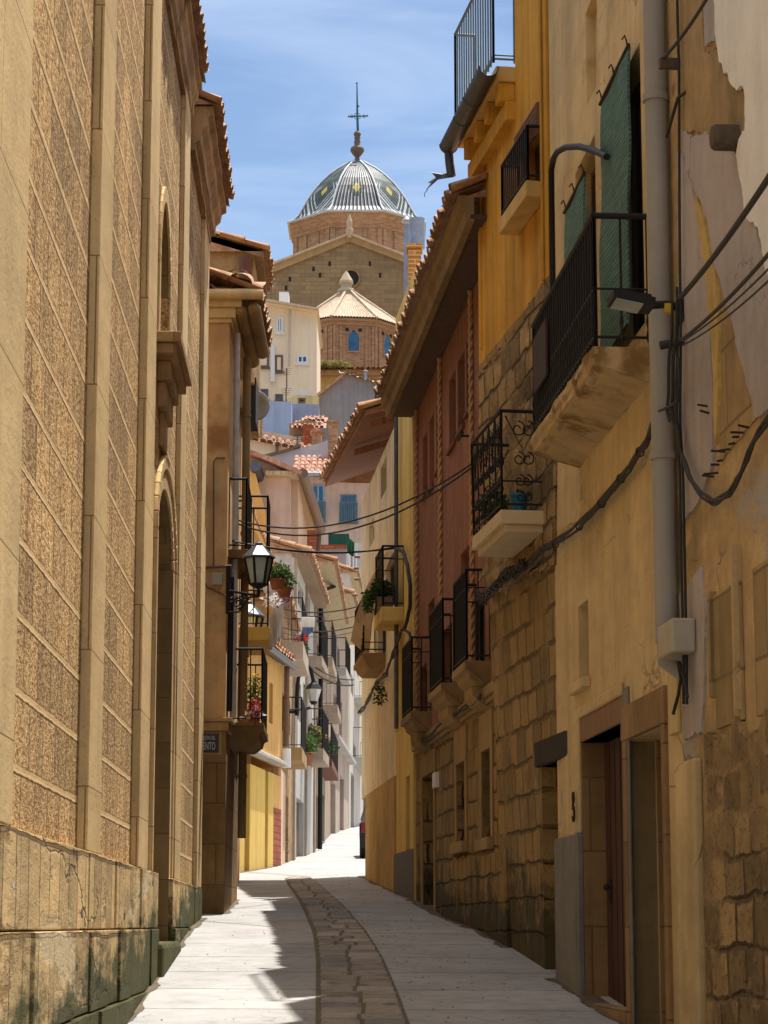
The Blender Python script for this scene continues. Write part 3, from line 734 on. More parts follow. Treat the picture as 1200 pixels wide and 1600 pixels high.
# ================================================================ LEFT: corner house with street sign
XL2 = -2.11
FS = Facade((XL2, 31.4), (XL2-.07, 34.9), True)        # side along the lane
FF = Facade((XL2, 31.4), (-3.6, 31.4), False)           # front facing the viewer: s runs to the left
FF.n = V((0,-1,0))
l2 = thing('corner_house', 'ochre brown rendered corner house with dark ashlar ground floor right behind the church wall', 'house', (XL2, 31.4, zg(31.4)))
ZE = FF.sz(360, 465)[1]; zband = FF.sz(340, 1128)[1]
mb = MB(); p0 = [V((XL2, 31.4, 0)), V((-6, 31.4, 0)), V((-6, 34.9, 0)), V((XL2-.07, 34.9, 0))]
def prismz(mb, pts, z0, z1): mb.prism([V((p.x, p.y, z0)) for p in pts], V((0,0,z1-z0)))
prismz(mb, p0, zband, ZE); mb.build('wall', M['l2'], l2)
mb = MB(); q0 = [V((XL2+.0, 31.38, 0)), V((-6, 31.38, 0)), V((-6, 34.9, 0)), V((XL2-.05, 34.9, 0))]
prismz(mb, [p+V((.02,0,0)) if p.x > -3 else p for p in q0], -.6, zband-.002); mb.build('ground_floor', M['l2stone'], l2)
mb = MB(); mb.box(-6, XL2+.10, 31.30, 34.8, zband-.001, zband+.05); mb.box(-6, XL2+.06, 31.34, 34.8, zband-.12, zband-.002); mb.build('string_course', M['cornice'], l2, bevel=.01)
mb = MB()
mb.box(-6, XL2+.035, 31.365, 34.9, ZE-.36, ZE-.30); mb.box(-6, XL2+.09, 31.33, 34.9, ZE-.298, ZE-.16); mb.box(-6, XL2+.17, 31.28, 34.9, ZE-.158, ZE-.05)
mb.build('frieze', M['l2trim'], l2, bevel=.01)
mb = MB(); mb.tube([V((XL2+.16, y_, ZE-.20)) for y_ in (31.30, 31.34, 31.42, 34.3, 34.4)], [.03, .075, .10, .10, .04], 14); mb.tube([V((XL2+.35-.01*k, y_, ZE-.16)) for k, y_ in enumerate((31.30, 31.34, 31.42, 33.9, 34.05))], [.03, .08, .10, .10, .04], 14)
mb.build('eave_roll', M['fascia'], l2)
mb = MB(); mb.tube([V((-3.6, 31.22, ZE-.0)), V((XL2+.47, 31.22, ZE-.0))], .075, 10); mb.build('gutter', M['l2trim'], l2)
mb = MB(); tiles(mb, V((-3.4, 31.2, ZE+.09)), (1,0,0), (0,1,.38), 1.75, 1.0, .40, .55, 7, 1.6)
tiles(mb, V((XL2+.40, 31.3, ZE+.05)), (0,1,0), (-1,0,.38), 3.5, 2.6, .3, .45)
mb.build('roof', M['tile'], l2)
for (x, mt, r_) in ((352, 'palepipe', .022), (376, 'fascia', .045)):
    pass
zt1 = ZE-.35
pipe(l2, [V((XL2+.07, 32.0, zt1)), V((XL2+.07, 32.0, zband+.1))], .045, 'palepipe', clips=4)
pipe(l2, [V((XL2+.13, 33.4, zt1)), V((XL2+.12, 33.4, 1.2))], .06, 'fascia', clips=4, label='dull brown downpipe')
pipe(l2, [V((XL2+.06, 31.5, FF.sz(362, 900)[1])), V((XL2+.05, 31.5, zband+.15))], .04, 'iron', label='black iron downpipe')
pts = [FF.sz(x, y) for x, y in ((352, 716), (338, 716), (334, 722), (334, 885))]
mb = MB(); mb.tube([FF.w(a, .02, b) for a, b in pts], .011, 5)
pts = [FF.sz(x, y) for x, y in ((362, 885), (318, 887), (318, 905), (324, 918), (362, 935))]
mb.tube([FF.w(a, .03, b) for a, b in pts[:2]], .02, 5); mb.tube([FF.w(a, .02, b) for a, b in pts[1:]], .011, 5)
mb.build('conduit', M['brownpipe'], l2)
r = FF.rect((331, 896), (348, 915)); mb = MB(); mb.fbox(FF, r[0], r[1], 0, .07, r[2], r[3])
o = mb.build('junction_box', M['plasticbox'], None, bevel=.01); tag(o, 'small grey junction box on the brown corner house below the lantern cable', 'box')
# street sign
r = FF.rect((300, 1147), (340.5, 1176)); sg = thing('street_sign', 'dark blue street name plaque with white lettering on the corner house', 'sign', FF.w((r[0]+r[1])/2, .05, r[2]))
mb = MB(); mb.fbox(FF, r[0]-.012, r[1], .03, .05, r[2], r[3])
M['plaque'] = plain('navy_enamel', (.022,.022,.05), .35); mb.build('plate', M['plaque'], sg, bevel=.004)
mb = MB(); mb.fbox(FF, r[0]-.05, r[1], .0, .028, r[2]-.03, r[3]+.03); mb.build('surround', M['smoothband'], sg)
def text_part(txt, size, loc, rot, mat, parent, name='lettering', align='RIGHT', ext=.003, sx=1):
    cu = bpy.data.curves.new('t', 'FONT'); cu.body = txt; cu.size = size; cu.extrude = ext; cu.align_x = align; cu.resolution_u = 3
    t = bpy.data.objects.new('t', cu); C.objects.link(t); dg = bpy.context.evaluated_depsgraph_get(); dg.update()
    me = bpy.data.meshes.new_from_object(t.evaluated_get(dg)); bpy.data.objects.remove(t)
    me.materials.clear(); me.materials.append(mat); me.transform(Matrix.Translation(V(loc)-ORG.get(parent.name, V())) @ rot @ Matrix.Diagonal((sx, 1, 1, 1)))
    o = bpy.data.objects.new(name, me); C.objects.link(o); o.parent = parent; ORG[o.name] = ORG.get(parent.name, V()); return o
RF = Matrix.Rotation(pi/2, 4, 'X')
xr = FF.w(r[0]+.03, 0, 0).x; hh = r[3]-r[2]
text_part('CALLEJÓN DEL', hh*.30, (xr, 31.345, r[2]+hh*.68), RF, M['cloth'], sg, sx=.50)
text_part('CONVENTO', hh*.60, (xr, 31.345, r[2]+hh*.14), RF, M['cloth'], sg, sx=.42)
# balconies on its lane side
def gz(py, Y): return Y*tan(TH+atan((800-py)/FPX))
zb1 = gz(1133, 32.4)
b1 = balcony(FS, l2, .55, 2.6, zb1, .50, 'l2stone', .30, 1.0, taper=.18, sp=.14, label='carved stone balcony above the street sign')
b2 = balcony(FS, l2, .45, 2.2, gz(866, 32.3), .27, 'l2stone', .12, .98, sp=.16, label='narrow upper balcony with thin black bars')
b3 = balcony(FS, l2, 2.35, 3.4, gz(880, 34), .50, 'l2stone', .12, .95, sp=.18, label='upper balcony at the far end of the house')
# ---- lantern
def lantern(name, label, base, armv, arm_z, size=.5, glass='lampglass', group=None, scroll=True):
    """wall bracket with scroll, lantern standing on its tip; base on the wall, armv horizontal vector to the lamp"""
    base = V(base); armv = V(armv); t = thing(name, label, 'street lamp', base, group)
    tip = base+armv+V((0,0,arm_z)); u = armv.normalized(); L = armv.length
    mb = MB(); mb.tube([base+V((0,0,-.28*size*2)), base+V((0,0,.34*size*2))], .03*size*2, 8)
    mb.tube([base+V((0,0,.02)), tip+V((0,0,-.16))], .02, 6); 
    if scroll:
        prev = []
        for k in range(22):
            a = k/21; an = -pi*.5+a*3.6*pi; rr = L*.20*(1-a*.8)
            prev.append(base+u*(L*.32+cos(an)*rr)+V((0,0,-.15*size*2+sin(an)*rr*.8)))
        mb.tube(prev, .011, 5)
        mb.tube([base+V((0,0,-.26*size*2)), base+u*(L*.35)+V((0,0,-.27*size*2)), base+u*(L*.7)+V((0,0,-.10)), tip+V((0,0,-.17))], .014, 5)
        for k in range(6): 
            c = base+u*(L*(.12+.11*k))+V((0,0,-.10)); mb.tube([c+V((cos(j*pi/4)*.035*1,0,sin(j*pi/4)*.035)) for j in range(9)], .006, 4)
    mb.build('bracket', M['iron'], t)
    w1, w0, h = size*.36, size*.22, size*.68
    mb = MB(); z0 = tip.z-.02*size
    mb.lathe((tip.x, tip.y, z0), [(.03*size,-.30*size),(.05*size,-.2*size),(.03*size,-.12*size),(w0*.9,-.04*size),(w0*1.05,0)], 6, True)
    for k in range(6):
        an = 2*pi*k/6+.2; mb.bar(V((tip.x+cos(an)*w0, tip.y+sin(an)*w0, z0)), V((tip.x+cos(an)*w1, tip.y+sin(an)*w1, z0+h)), .016*size*2)
    for rr, zz in ((w0, z0), (w1, z0+h)):
        for k in range(6):
            a0, a1 = 2*pi*k/6+.2, 2*pi*(k+1)/6+.2
            mb.bar(V((tip.x+cos(a0)*rr, tip.y+sin(a0)*rr, zz)), V((tip.x+cos(a1)*rr, tip.y+sin(a1)*rr, zz)), .014*size*2)
    mb.build('frame', M['iron'], t)
    mb = MB(); mb.lathe((tip.x, tip.y, z0), [(w0*.97, .01), (w1*.96, h-.01)], 6, False, phase=.2); mb.build('glass', M[glass], t)
    mb = MB(); mb.lathe((tip.x, tip.y, z0+h), [(w1*1.18, -.01*size), (w1*1.2, .03*size), (w1*.42, .30*size), (w1*.3, .32*size), (w1*.28, .38*size), (.02*size, .42*size)], 6, False, phase=.2); mb.build('cap', M['steelcap'], t)
    return t
M['steelcap'] = plain('lantern_cap', (.13,.15,.18), .3, .5)
lp = at(404, 912, 31.0); lb = V((XL2+.03, 31.32, gz(925, 31.3)))
lantern('street_lantern', 'black six sided wall lantern with frosted glass on the corner house', lb, V((lp.x-lb.x, lp.y-lb.y, 0)), lp.z-lb.z, .52)
# ================================================================ RIGHT: peeling house (nearest)
FA = Facade((1.75-.073*(9-19), 9), (1.75-.073*(21.5-19), 21.5), False)
def sA(px, d=0.0): return FA.sz(px, 900, d)[0]
SB = sA(1061); SE = FA.L
old = thing('old_house', 'nearest right hand house with peeling layers of whitewash and render over rough stone', 'house', FA.w(SB-2, 0, zg(14)))
hA = FA.rect((1152, 905), (1128, 1150))
mb = MB(); body(mb, FA, 0, SB, -2, 10.2, 6, [], .12); mb.build('wall', M['peel'], old)
def patch(F, parent, pts, d0, d1, mat, name='render_patch', label=None, jag=.012, seed=1, step=.022):
    """a real layer of render left on the wall, with a broken edge"""
    rr = random.Random(seed); P = [F.sz(*p) for p in pts]; out = []
    for (a, za), (b, zb) in zip(P, P[1:]+P[:1]):
        n = max(1, int(sqrt((b-a)**2+(zb-za)**2)/step))
        for k in range(n):
            q_ = V((a+(b-a)*k/n, za+(zb-za)*k/n, seed)); o1 = mnoise.noise(q_*3)*jag*3.5+mnoise.noise(q_*11)*jag*1.8+rr.uniform(-jag, jag)*.35; o2 = mnoise.noise(q_*3+V((9,0,0)))*jag*3.5+mnoise.noise(q_*11+V((9,0,0)))*jag*1.8
            out.append((q_.x+o1, q_.y+o2))
    mb = MB(); A = [F.w(a, d0, z) for a, z in out]; B = [F.w(a, d1, z) for a, z in out]
    mb.face(B); n = len(A)
    for k in range(n): mb.face([A[k], A[(k+1)%n], B[(k+1)%n], B[k]])
    return mb.build(name, M[mat], parent, label)
patch(FA, old, [(1127,-30),(1128,50),(1134,95),(1148,122),(1172,148),(1176,200),(1160,245),(1166,285),(1178,330),(1202,402),(1230,460),(1230,-30)], .0, .045, 'whitewash', label='bright whitewashed render patch', seed=2, jag=.018)
patch(FA, old, [(1104,-30),(1108,70),(1122,60),(1127,-30)], .0, .03, 'lilacrender', seed=8)
patch(FA, old, [(1066,-30),(1064,120),(1068,160),(1063,205),(1100,208),(1150,212),(1175,200),(1174,150),(1140,118),(1128,95),(1120,70),(1105,90),(1100,-30)], .0, .022, 'brownrender', label='damp brown render patch', seed=3)
patch(FA, old, [(1070,206),(1140,213),(1164,250),(1172,300),(1203,405),(1230,470),(1230,640),(1186,648),(1163,560),(1142,470),(1128,430),(1112,350),(1096,300),(1080,262)], .0, .032, 'lilacrender', label='grey lilac render patch', seed=4, jag=.016)
patch(FA, old, [(1126,425),(1141,470),(1162,560),(1186,648),(1160,680),(1126,722),(1130,600),(1129,500)], .0, .010, 'ashlar_exposed', label='exposed ashlar', seed=5, jag=.01)
patch(FA, old, [(1092,290),(1106,350),(1122,425),(1127,470),(1128,640),(1122,700),(1119,640),(1117,520),(1108,420),(1092,330)], .0, .026, 'yellowedge', seed=6)
patch(FA, old, [(1063,230),(1078,262),(1094,330),(1108,420),(1114,520),(1118,640),(1118,730),(1096,780),(1070,820),(1064,700)], .0, .02, 'lilacrender', label='streaked grey render', seed=9, jag=.01)
patch(FA, old, [(1066,930),(1100,880),(1106,960),(1100,1150),(1072,1150),(1068,1050)], .0, .018, 'lilacrender', label='lower grey render patch', seed=10, jag=.014)
patch(FA, old, [(1112,1144),(1150,1150),(1160,1120),(1175,1150),(1230,1100),(1230,1660),(1118,1660),(1112,1400)], .0, .05, 'rubble', label='rough stone base', seed=12, jag=.02)
mb = MB(); mb.fbox(FA, SB-.62, SB-.02, 0, .06, -2, FA.sz(1080, 1190)[1]); mb.build('corner_pier', M['beige'], old, bevel=.015)
# ashlar window with broken sill, filled in long ago
r = FA.rect((1160, 905), (1125, 1140)); mb = MB(); mb.fbox(FA, r[0], r[1], .0, .024, r[2], r[3]); mb.fbox(FA, r[1], r[1]+.06, 0, .05, r[2]+.2, r[3]+.03)
mb.build('blocked_window', M['ashlar_exposed'], old, bevel=.006)
r = FA.rect((1240, 850), (1188, 1120)); mb = MB(); mb.fbox(FA, r[0], r[1], .0, .024, r[2], r[3]); mb.build('blocked_window', M['ashlar_exposed'], old, bevel=.006)
r = FA.rect((1187, 830), (1162, 1110)); mb = MB(); mb.fbox(FA, r[1]-.05, r[1]-.01, .0, .06, r[2], r[3]); mb.build('frame_edge', M['peel'], old)
rnd = random.Random(5)
for (x, y) in ((1110,636),(1112,648),(1116,745),(1122,738),(1124,726),(1130,718),(1136,706),(1143,700),(1150,690),(1156,682),(1163,676),(1170,669)):
    s, z = FA.sz(x, y); mb = MB(); mb.tube([FA.w(s, -.02, z), FA.w(s-rnd.uniform(-.05,.05), rnd.uniform(.04,.10), z+rnd.uniform(-.02,.02))], .008, 5)
    mb.build('iron_stub', M['iron_rust'], old)
s, z = FA.sz(1158, 215); mb = MB()
rows = []
for d, k in ((-.1, .95), (.10, 1.0), (.16, .98), (.18, .8)):
    rows.append([FA.w(s+cos(2*pi*j/18)*.082*k*(1+.06*sin(j*2.1)), d, z+sin(2*pi*j/18)*.082*k*(1+.05*cos(j*1.7))) for j in range(18)])
mb.grid(rows, True, True); mb.face(rows[-1]); mb.build('beam_end', M['beam'], old)
s, z = FA.sz(1078, 140); mb = MB(); mb.tube([FA.w(s, 0, z), FA.w(s+.1, .06, z-.02), FA.w(s+.42, .08, z-.19)], .012, 5); mb.build('iron_hook', M['iron_rust'], old)
# ================================================================ RIGHT: beige house
beige = thing('beige_house', 'beige cracked render house with tall green blinds and two stone doorways', 'house', FA.w(SB+2, 0, zg(18)))
def R(a, b, d=0.0): return FA.rect(a, b, d)
d1 = R((976, 1127), (915, 1560)); d1 = (d1[0], d1[1], zg(19)-.08, FA.sz(945, 1143)[1])
d2 = R((1038, 1140), (991, 1590)); d2 = (d2[0], d2[1], zg(17)-.08, FA.sz(1014, 1143)[1])
sl = R((919, 935), (905, 1068)); sl2 = R((932, -20), (917, 165)); 
bl1 = R((1001, 100), (961, 545)); bl2 = R((931, 275), (902, 600))
sdoor = FA.sz(960, 560)[1]
h1 = (bl1[0]+.02, bl1[1]-.05, FA.sz(978,545)[1], FA.sz(978,110)[1]); h2 = (bl2[0]+.02, bl2[1]-.05, FA.sz(978,545)[1], FA.sz(978,110)[1])
mb = MB(); body(mb, FA, SB+.001, SE, -2, 10.2, 6, [d1+(.55,), d2+(.75,), sl+(.16,), sl2+(.12,), h1+(.2,), h2+(.2,)], .15)
mb.build('wall', M['beige'], beige)
# grey cement base right of and left of the dark door
zb = FA.sz(900, 1305)[1]
mb = MB()
mb.fbox(FA, d1[1], SE-.08, 0, .05, -2, zb); mb.build('cement_base', M['greyrender'], beige, bevel=.01); mb = MB(); mb.fbox(FA, d1[0]-.24, d1[0], 0, .02, -2, d1[3]+.25)
mb.build('cement_base', M['greyrender'], beige, bevel=.01)
mb = MB(); mb.fbox(FA, d1[1]+.0, d1[1]+.30, 0, .035, zb+.003, d1[3]+.30); mb.fbox(FA, d1[0]-.02, d1[1]-.002, 0, .035, d1[3]+.20, d1[3]+.30)
mb.build('door_surround', M['beige'], beige, bevel=.02)
mb = MB(); mb.fbox(FA, d1[0]-.02, d1[1]+.0, -.5, .02, d1[3]-.0, d1[3]+.196); mb.build('lintel', M['lintel'], beige, bevel=.01)
dd = MB(); dd.fbox(FA, d1[0], d1[1], -.24, -.19, d1[2], d1[3]-.01); 
for k in range(1, 8): dd.fbox(FA, d1[0]+(d1[1]-d1[0])*k/8-.006, d1[0]+(d1[1]-d1[0])*k/8+.006, -.19, -.183, d1[2], d1[3]-.02)
do = dd.build('door', M['doorwood'], beige)
mb = MB(); mb.lathe(FA.w(d1[1]-.25, -.15, d1[2]+1.05), [(0,-.03),(.028,-.02),(.03,.0),(.0,.03)], 10, axis='x'); mb.fbox(FA, d1[1]-.28, d1[1]-.22, -.182, -.17, d1[2]+.92, d1[2]+1.12); mb.build('handle', M['iron_rust'], do)
mb = MB(); mb.fbox(FA, d1[1]-.012, d1[1]+.004, -.19, .0, d1[2], d1[3]-.003); mb.build('door_jamb', M['doorstone'], beige)
# stone frame of the second doorway and its blocked back
mb = MB(); fw = .22
mb.fbox(FA, d2[1]+.0, d2[1]+.16, -.2, .03, -2, d2[3]); mb.fbox(FA, d2[0]-.13, d2[0], -.2, .03, -2, d2[3]); mb.fbox(FA, d2[0]-.16, d2[1]+.18, -.2, .035, d2[3]+.002, d2[3]+.26)
mb.fbox(FA, d2[1]-.014, d2[1]+.002, -.75, -.201, -2, d2[3]-.002)
mb.build('door_frame', M['doorstone'], beige, bevel=.012)
mb = MB(); mb.fbox(FA, d2[0], d2[1], -.70, -.64, d2[2], d2[3]-.01); mb.build('door', M['doorbrown'], beige)
mb = MB(); mb.fbox(FA, d2[0]-.13, d2[1]+.16,   .031, .06, -1.5, zg(17)+.03); mb.fbox(FA, d1[0], d1[1], -.1, .04, -1.5, zg(19)+.04); mb.build('doorstep', M['doorstone'], beige, bevel=.015)
panel(FA, beige, sl, .16, 'greyrender', 'blocked_slit'); panel(FA, beige, sl2, .12, 'beige', 'niche_back')
mb = MB(); mb.fbox(FA, sl[0]-.08, sl[1]+.18, 0, .07, sl[2]-.09, sl[2]-.002); mb.build('sill', M['beige'], beige, bevel=.012)
for h in (h1, h2): win(FA, beige, h, .2, 'brownframe', 'glass', 'balcony_door')
# slatted blinds hanging on hooks over the balcony
def blind(r, label):
    s0, s1, zb_, zt_ = r; mb = MB(); n = int((zt_-zb_)/.05); rows = []
    for k in range(n+1):
        z = zt_-(zt_-zb_)*k/n; t = k/n; b = .06+.26*min(1, t*1.25)*0+.05*t
        rows.append([FA.w(s0+(s1-s0)*j/4, b+.008*sin(j*1.6+k*.3), z) for j in range(5)])
    mb.grid(rows, True); rows2 = [[p+FA.n*-.018 for p in r_] for r_ in rows]; mb.grid(rows2, True)
    for j in (0, 4): mb.grid([[a[j], b[j]] for a, b in zip(rows, rows2)], False)
    o = mb.build('blind', M['blind'], beige, label, rec=True)
    mb = MB(); mb.tube([FA.w(s0-.03, .065, zt_), FA.w(s1+.03, .065, zt_)], .016, 6)
    for s in (s0+.02, (s0+s1)/2, s1-.05):
        mb.tube([FA.w(s, .065, zt_), FA.w(s, .07, zt_+.05), FA.w(s-.03, .09, zt_+.08), FA.w(s-.02, .11, zt_+.05)], .007, 5)
    mb.build('hook_rail', M['iron_rust'], o)
zt1 = FA.sz(978, 106)[1]; zt2 = FA.sz(915, 290)[1]; zbb = FA.sz(985, 540)[1]
blind((bl1[0]+.16, bl1[1]+.1, zbb+.04, zt1), 'nearer tall green slatted blind'); blind((bl2[0]+.22, bl2[1]+.15, zbb+.04, zt2), 'farther green slatted blind')
# balcony
dB = .42
sn = FA.sz(925, 548, dB)[0]; sf = FA.sz(829, 690, dB)[0]; zB = FA.sz(925, 541, dB)[1]
mb = MB()
prof = [(0, 0), (dB, 0), (dB, -.05), (dB-.02, -.07), (dB-.015, -.14), (dB-.05, -.15), (dB-.10, -.155), (0, -.25)]
nseg = 26; rows = []; rnd = random.Random(4)
for k in range(nseg+1):
    s = sn+(sf-sn)*k/nseg; rows.append([FA.w(s, max(0, p[0]+(rnd.uniform(-.012,.012) if p[0] > .1 else 0)), zB+p[1]+(rnd.uniform(-.012,.012) if p[1] < -.04 else 0)) for p in prof])
mb.grid(rows, False, True); mb.face(rows[0]); mb.face(rows[-1])
M['slab'] = plaster('stained_balcony_slab', (.50,.40,.26), .35, .2, 1, .7, patches=[((.23,.155,.065), 1.15, .53, .07, -.3), ((.66,.56,.40), 1.7, .62, .05, .3)], crack=.4)
bo = mb.build('balcony', M['slab'], beige, 'large crumbling balcony slab')
railing(FA, bo, sn+.03, sf-.03, zB+.02, .97, dB-.03, 'iron', .12, 'twist', .010, (1, 1), midh=.42)
mb = MB(); r = FA.rect((860, 1), (820, 1)); 
s0_ = sf-1.05; mb.fbox(FA, s0_, s0_+.75, dB-.01, dB+.012, zB+.32, zB+.80); 
o = mb.build('shade_cloth', M['iron_rust'], None, bevel=.004); tag(o, 'dark brown cloth tied to the far end of the big balcony railing', 'cloth')
# grey downpipe, cable box
zt = 10; s_ = FA.sz(1029, 450, .08)[0]; s_ = sA(1040, .09)
pipe(beige, [FA.w(s_, .09, 9.5), FA.w(s_, .09, FA.sz(1048, 1000, .09)[1])], .078, 'greypipe', n=16, clips=3, label='fat grey downpipe')
mb = MB(); mb.tube([FA.w(s_, .09, FA.sz(1048, 990, .09)[1]), FA.w(s_, .09, FA.sz(1048,1030,.09)[1]), FA.w(s_, -.02, FA.sz(1048,1046,.09)[1])], .07, 12); mb.build('pipe_shoe', M['greypipe'], beige)
mb = MB(); mb.fbox(FA, SB+.02, SB+.34, .0, .03, FA.sz(1050,1150)[1], 9.8); mb.build('render_strip', M['l2trim'], beige, bevel=.008)
r = FA.rect((1068, 965), (1046, 1032), .1); mb = MB(); mb.fbox(FA, r[0], r[1], .02, .18, r[2], r[3])
o = mb.build('cable_box', M['plasticbox'], None, bevel=.018); tag(o, 'grey beige cable box at the foot of the fat grey downpipe', 'box')
# wrought number beside the dark door
s, z = FA.sz(897, 1283, .06); mb = MB(); pts = []
for k in range(25):
    a = -pi*.9+k/24*pi*1.7; pts.append(FA.w(s-cos(a)*.045, .065, z+.06+sin(a)*.06))
for k in range(1, 14):
    a = pi*.0-pi*.5+k/13*2*pi; pts.append(FA.w(s+sin(2*pi*k/13)*.03, .065, z+.165-cos(2*pi*k/13)*.045+.03))
mb.tube(pts, .011, 6)
o = mb.build('house_number', M['iron_rust'], None); tag(o, 'small wrought iron number 8 on the left door pier', 'house number')
# bent pole over the far end of the balcony
sP = FA.sz(863, 400, .1)[0]; pts = [FA.w(sP, .10, FA.sz(863, y, .1)[1]) for y in (640, 450, 262)]
for (x, y) in ((865,247),(871,237),(884,230),(905,229),(928,235),(948,245)):
    s, z = FA.sz(x, y, .12); pts.append(FA.w(s, .12, z))
mb = MB(); mb.tube(pts, .028, 8); o = mb.build('bent_pole', M['iron'], None); tag(o, 'black steel pole with a curved top between the ochre and beige houses', 'pole')
# flood light head
s, z = FA.sz(1058, 478, .05); s2, z2 = FA.sz(1000, 484, .30); t = thing('flood_light', 'black flat flood light reaching out from the wall beside the grey downpipe', 'street lamp', FA.w(s, 0, z))
mb = MB(); mb.tube([FA.w(s, .0, z-.02), FA.w(s, .12, z+.01), FA.w(s, .24, z)], .028, 8); mb.fbox(FA, s-.08, s+.08, 0, .03, z-.12, z+.08); mb.build('arm', M['iron'], t)
mb = MB(); mb.prism([FA.w(s-.14, .22, z-.03), FA.w(s+.14, .22, z-.03), FA.w(s+.14, .50, z+.02), FA.w(s-.14, .50, z+.02)], (0,0,.05)); 
mb.prism([FA.w(s-.10, .24, z+.02), FA.w(s+.10, .24, z+.02), FA.w(s+.10, .42, z+.05), FA.w(s-.10, .42, z+.05)], (0,0,.03)); mb.build('housing', M['iron'], t, bevel=.012)
mb = MB(); mb.prism([FA.w(s-.12, .30, z-.028), FA.w(s+.12, .30, z-.028), FA.w(s+.12, .48, z+.006), FA.w(s-.12, .48, z+.006)], (0,0,.01)); mb.build('lens', M['lampglass'], t)
mb = MB(); mb.fbox(FA, s-.03, s+.03, .08, .14, z-.05, z+.01); mb.build('connector', M['yellowplastic'], t)
eave(FA.w(SB, .45, 10.2), FA.w(SE, .45, 10.2), -FA.n, 4, beige, flat=.5, soffit='soffit')
eave(FA.w(0, .45, 10.2), FA.w(SB-.1, .45, 10.2), -FA.n, 4, old, flat=.5, soffit='soffit')
# ================================================================ RIGHT: ochre house over rough stone
C0 = FA.w(SE, 0, 0)
warp3 = lambda s, z: -.24*max(0, min(1, (6.0-z)/6.5))*max(0, min(1, s/3.4))
F3 = Facade((C0.x, C0.y), (1.03, 25.05), False, warp3); S3 = F3.L
och = thing('ochre_house', 'tall ochre painted house with rough stone lower walls and a small roof terrace', 'house', F3.w(1.5, 0, zg(23)))
sT = F3.sz(805, 110)[0]; zT = F3.sz(805, 104)[1]
zp0 = F3.sz(862, 432)[1]; zp1 = F3.sz(752, 590)[1]
niche = F3.rect((898, 1190), (852, 1500)); niche = (niche[0]+.03, min(niche[1], S3-1.2), -2.2, F3.sz(868, 1190)[1])
wi = F3.rect((848, 185), (818, 330))
mb = MB(); front(mb, F3, .001, S3, -2, zp0, [niche+(.3,)], step=.5)
mb.build('stone_wall', M['blockstone'], och)
mb = MB(); zr = zp0
mb.face([F3.w(0,0,zr), F3.w(sT,0,zr), F3.w(sT,0,zT), F3.w(0,0,zT)]) if False else None
front(mb, F3, .001, S3, zr, zT-.02, [wi+(.18,)], step=None); front(mb, F3, .001, sT, zT-.02, 10.4)
for s, zz0, zz1 in ((S3, -2, zT-.02), (sT, zT-.02, 10.4)):
    mb.face([F3.w(s,0,zz0), F3.w(s,-6,zz0), F3.w(s,-6,zz1), F3.w(s,0,zz1)])
mb.face([F3.w(sT,0,zT-.02), F3.w(S3,0,zT-.02), F3.w(S3,-6,zT-.02), F3.w(sT,-6,zT-.02)]); mb.face([F3.w(0,0,10.4), F3.w(sT,0,10.4), F3.w(sT,-6,10.4), F3.w(0,-6,10.4)])
mb.face([F3.w(0,-6,-2), F3.w(sT,-6,-2), F3.w(sT,-6,10.4), F3.w(0,-6,10.4)])
mb.build('wall', M['ochre'], och)
patch(F3, och, [(864,425),(806,515),(752,590),(752,668),(790,790),(752,905),(772,930),(870,880),(874,700)], .0, .03, 'rubble', 'rubble_band', seed=21, jag=.02)
mb = MB(); mb.fbox(F3, -.02, .28, .0, .035, zp0, 11.4); mb.fbox(F3, .10, .16, .035, .06, zp0, 11.4); mb.build('corner_strip', M['ochre'], och, bevel=.01)
mb = MB(); mb.fbox(F3, S3-.22, S3-.16, 0, .02, zp1+.3, zT-.4); mb.build('corner_joint', M['ochre'], och)
panel(F3, och, niche, .3, 'blockstone', 'niche_back')
mb = MB(); r = F3.rect((880, 1180), (845, 1215)); mb.fbox(F3, niche[0]+.0, niche[1]+.12, -.29, .05, niche[3]-.0, niche[3]+.24); mb.build('lintel', M['blackbeam'], och, bevel=.02)
# upper small window with roller blind box and narrow balcony
win(F3, och, wi, .18, 'brownframe', 'dark')
mb = MB(); zz = F3.sz(846, 170)[1]
for k in range(4): mb.tube([F3.w(wi[0]-.05, .05+.0*k, wi[3]-.05+.055*k), F3.w(wi[1]+.05, .05, wi[3]-.05+.055*k)], .035, 8)
mb.tube([F3.w(wi[0]-.04, .10, wi[3]-.14), F3.w(wi[1]+.04, .10, wi[3]-.14)], .055, 10)
mb.build('rolled_blind', M['doorbrown'], och)
zs = F3.sz(846, 292, .15)[1]
bb = F3.rect((848, 240), (806, 300), .15)
balcony(F3, och, wi[0]-.12, wi[1]+.25, wi[2]-.02, .20, 'ochretrim', .16, .55, sp=.09, label='small balcony with cream slab')
# terrace: slab on corbels, railing, gutter
mb = MB(); mb.fbox(F3, sT+.0, S3+.10, -.5, .20, zT-.16, zT); mb.build('terrace_slab', M['ochretrim'], och, bevel=.01)
for k in range(4):
    s = sT+.12+(S3-sT-.3)*k/3; mb = MB(); mb.fbox(F3, s-.09, s+.09, 0, .17, zT-.36, zT-.163); mb.build('corbel', M['ochre'], och, bevel=.01)
mb = MB(); mb.fbox(F3, sT, S3+.05, 0, .10, zT-.56, zT-.37); mb.build('cornice', M['ochre'], och)
pts = [F3.w(sT-.12, .30, zT-.06), F3.w(S3+.12, .30, zT-.12)]
mb = MB(); rows = []
for k in range(9):
    p = pts[0].lerp(pts[1], k/8); rows.append([p+F3.n*(cos(a)*.10)+V((0,0,sin(a)*.10)) for a in [pi+pi*j/9 for j in range(10)]])
mb.grid(rows, True); mb.grid([[q+V((0,0,.004)) for q in r_] for r_ in rows], True)
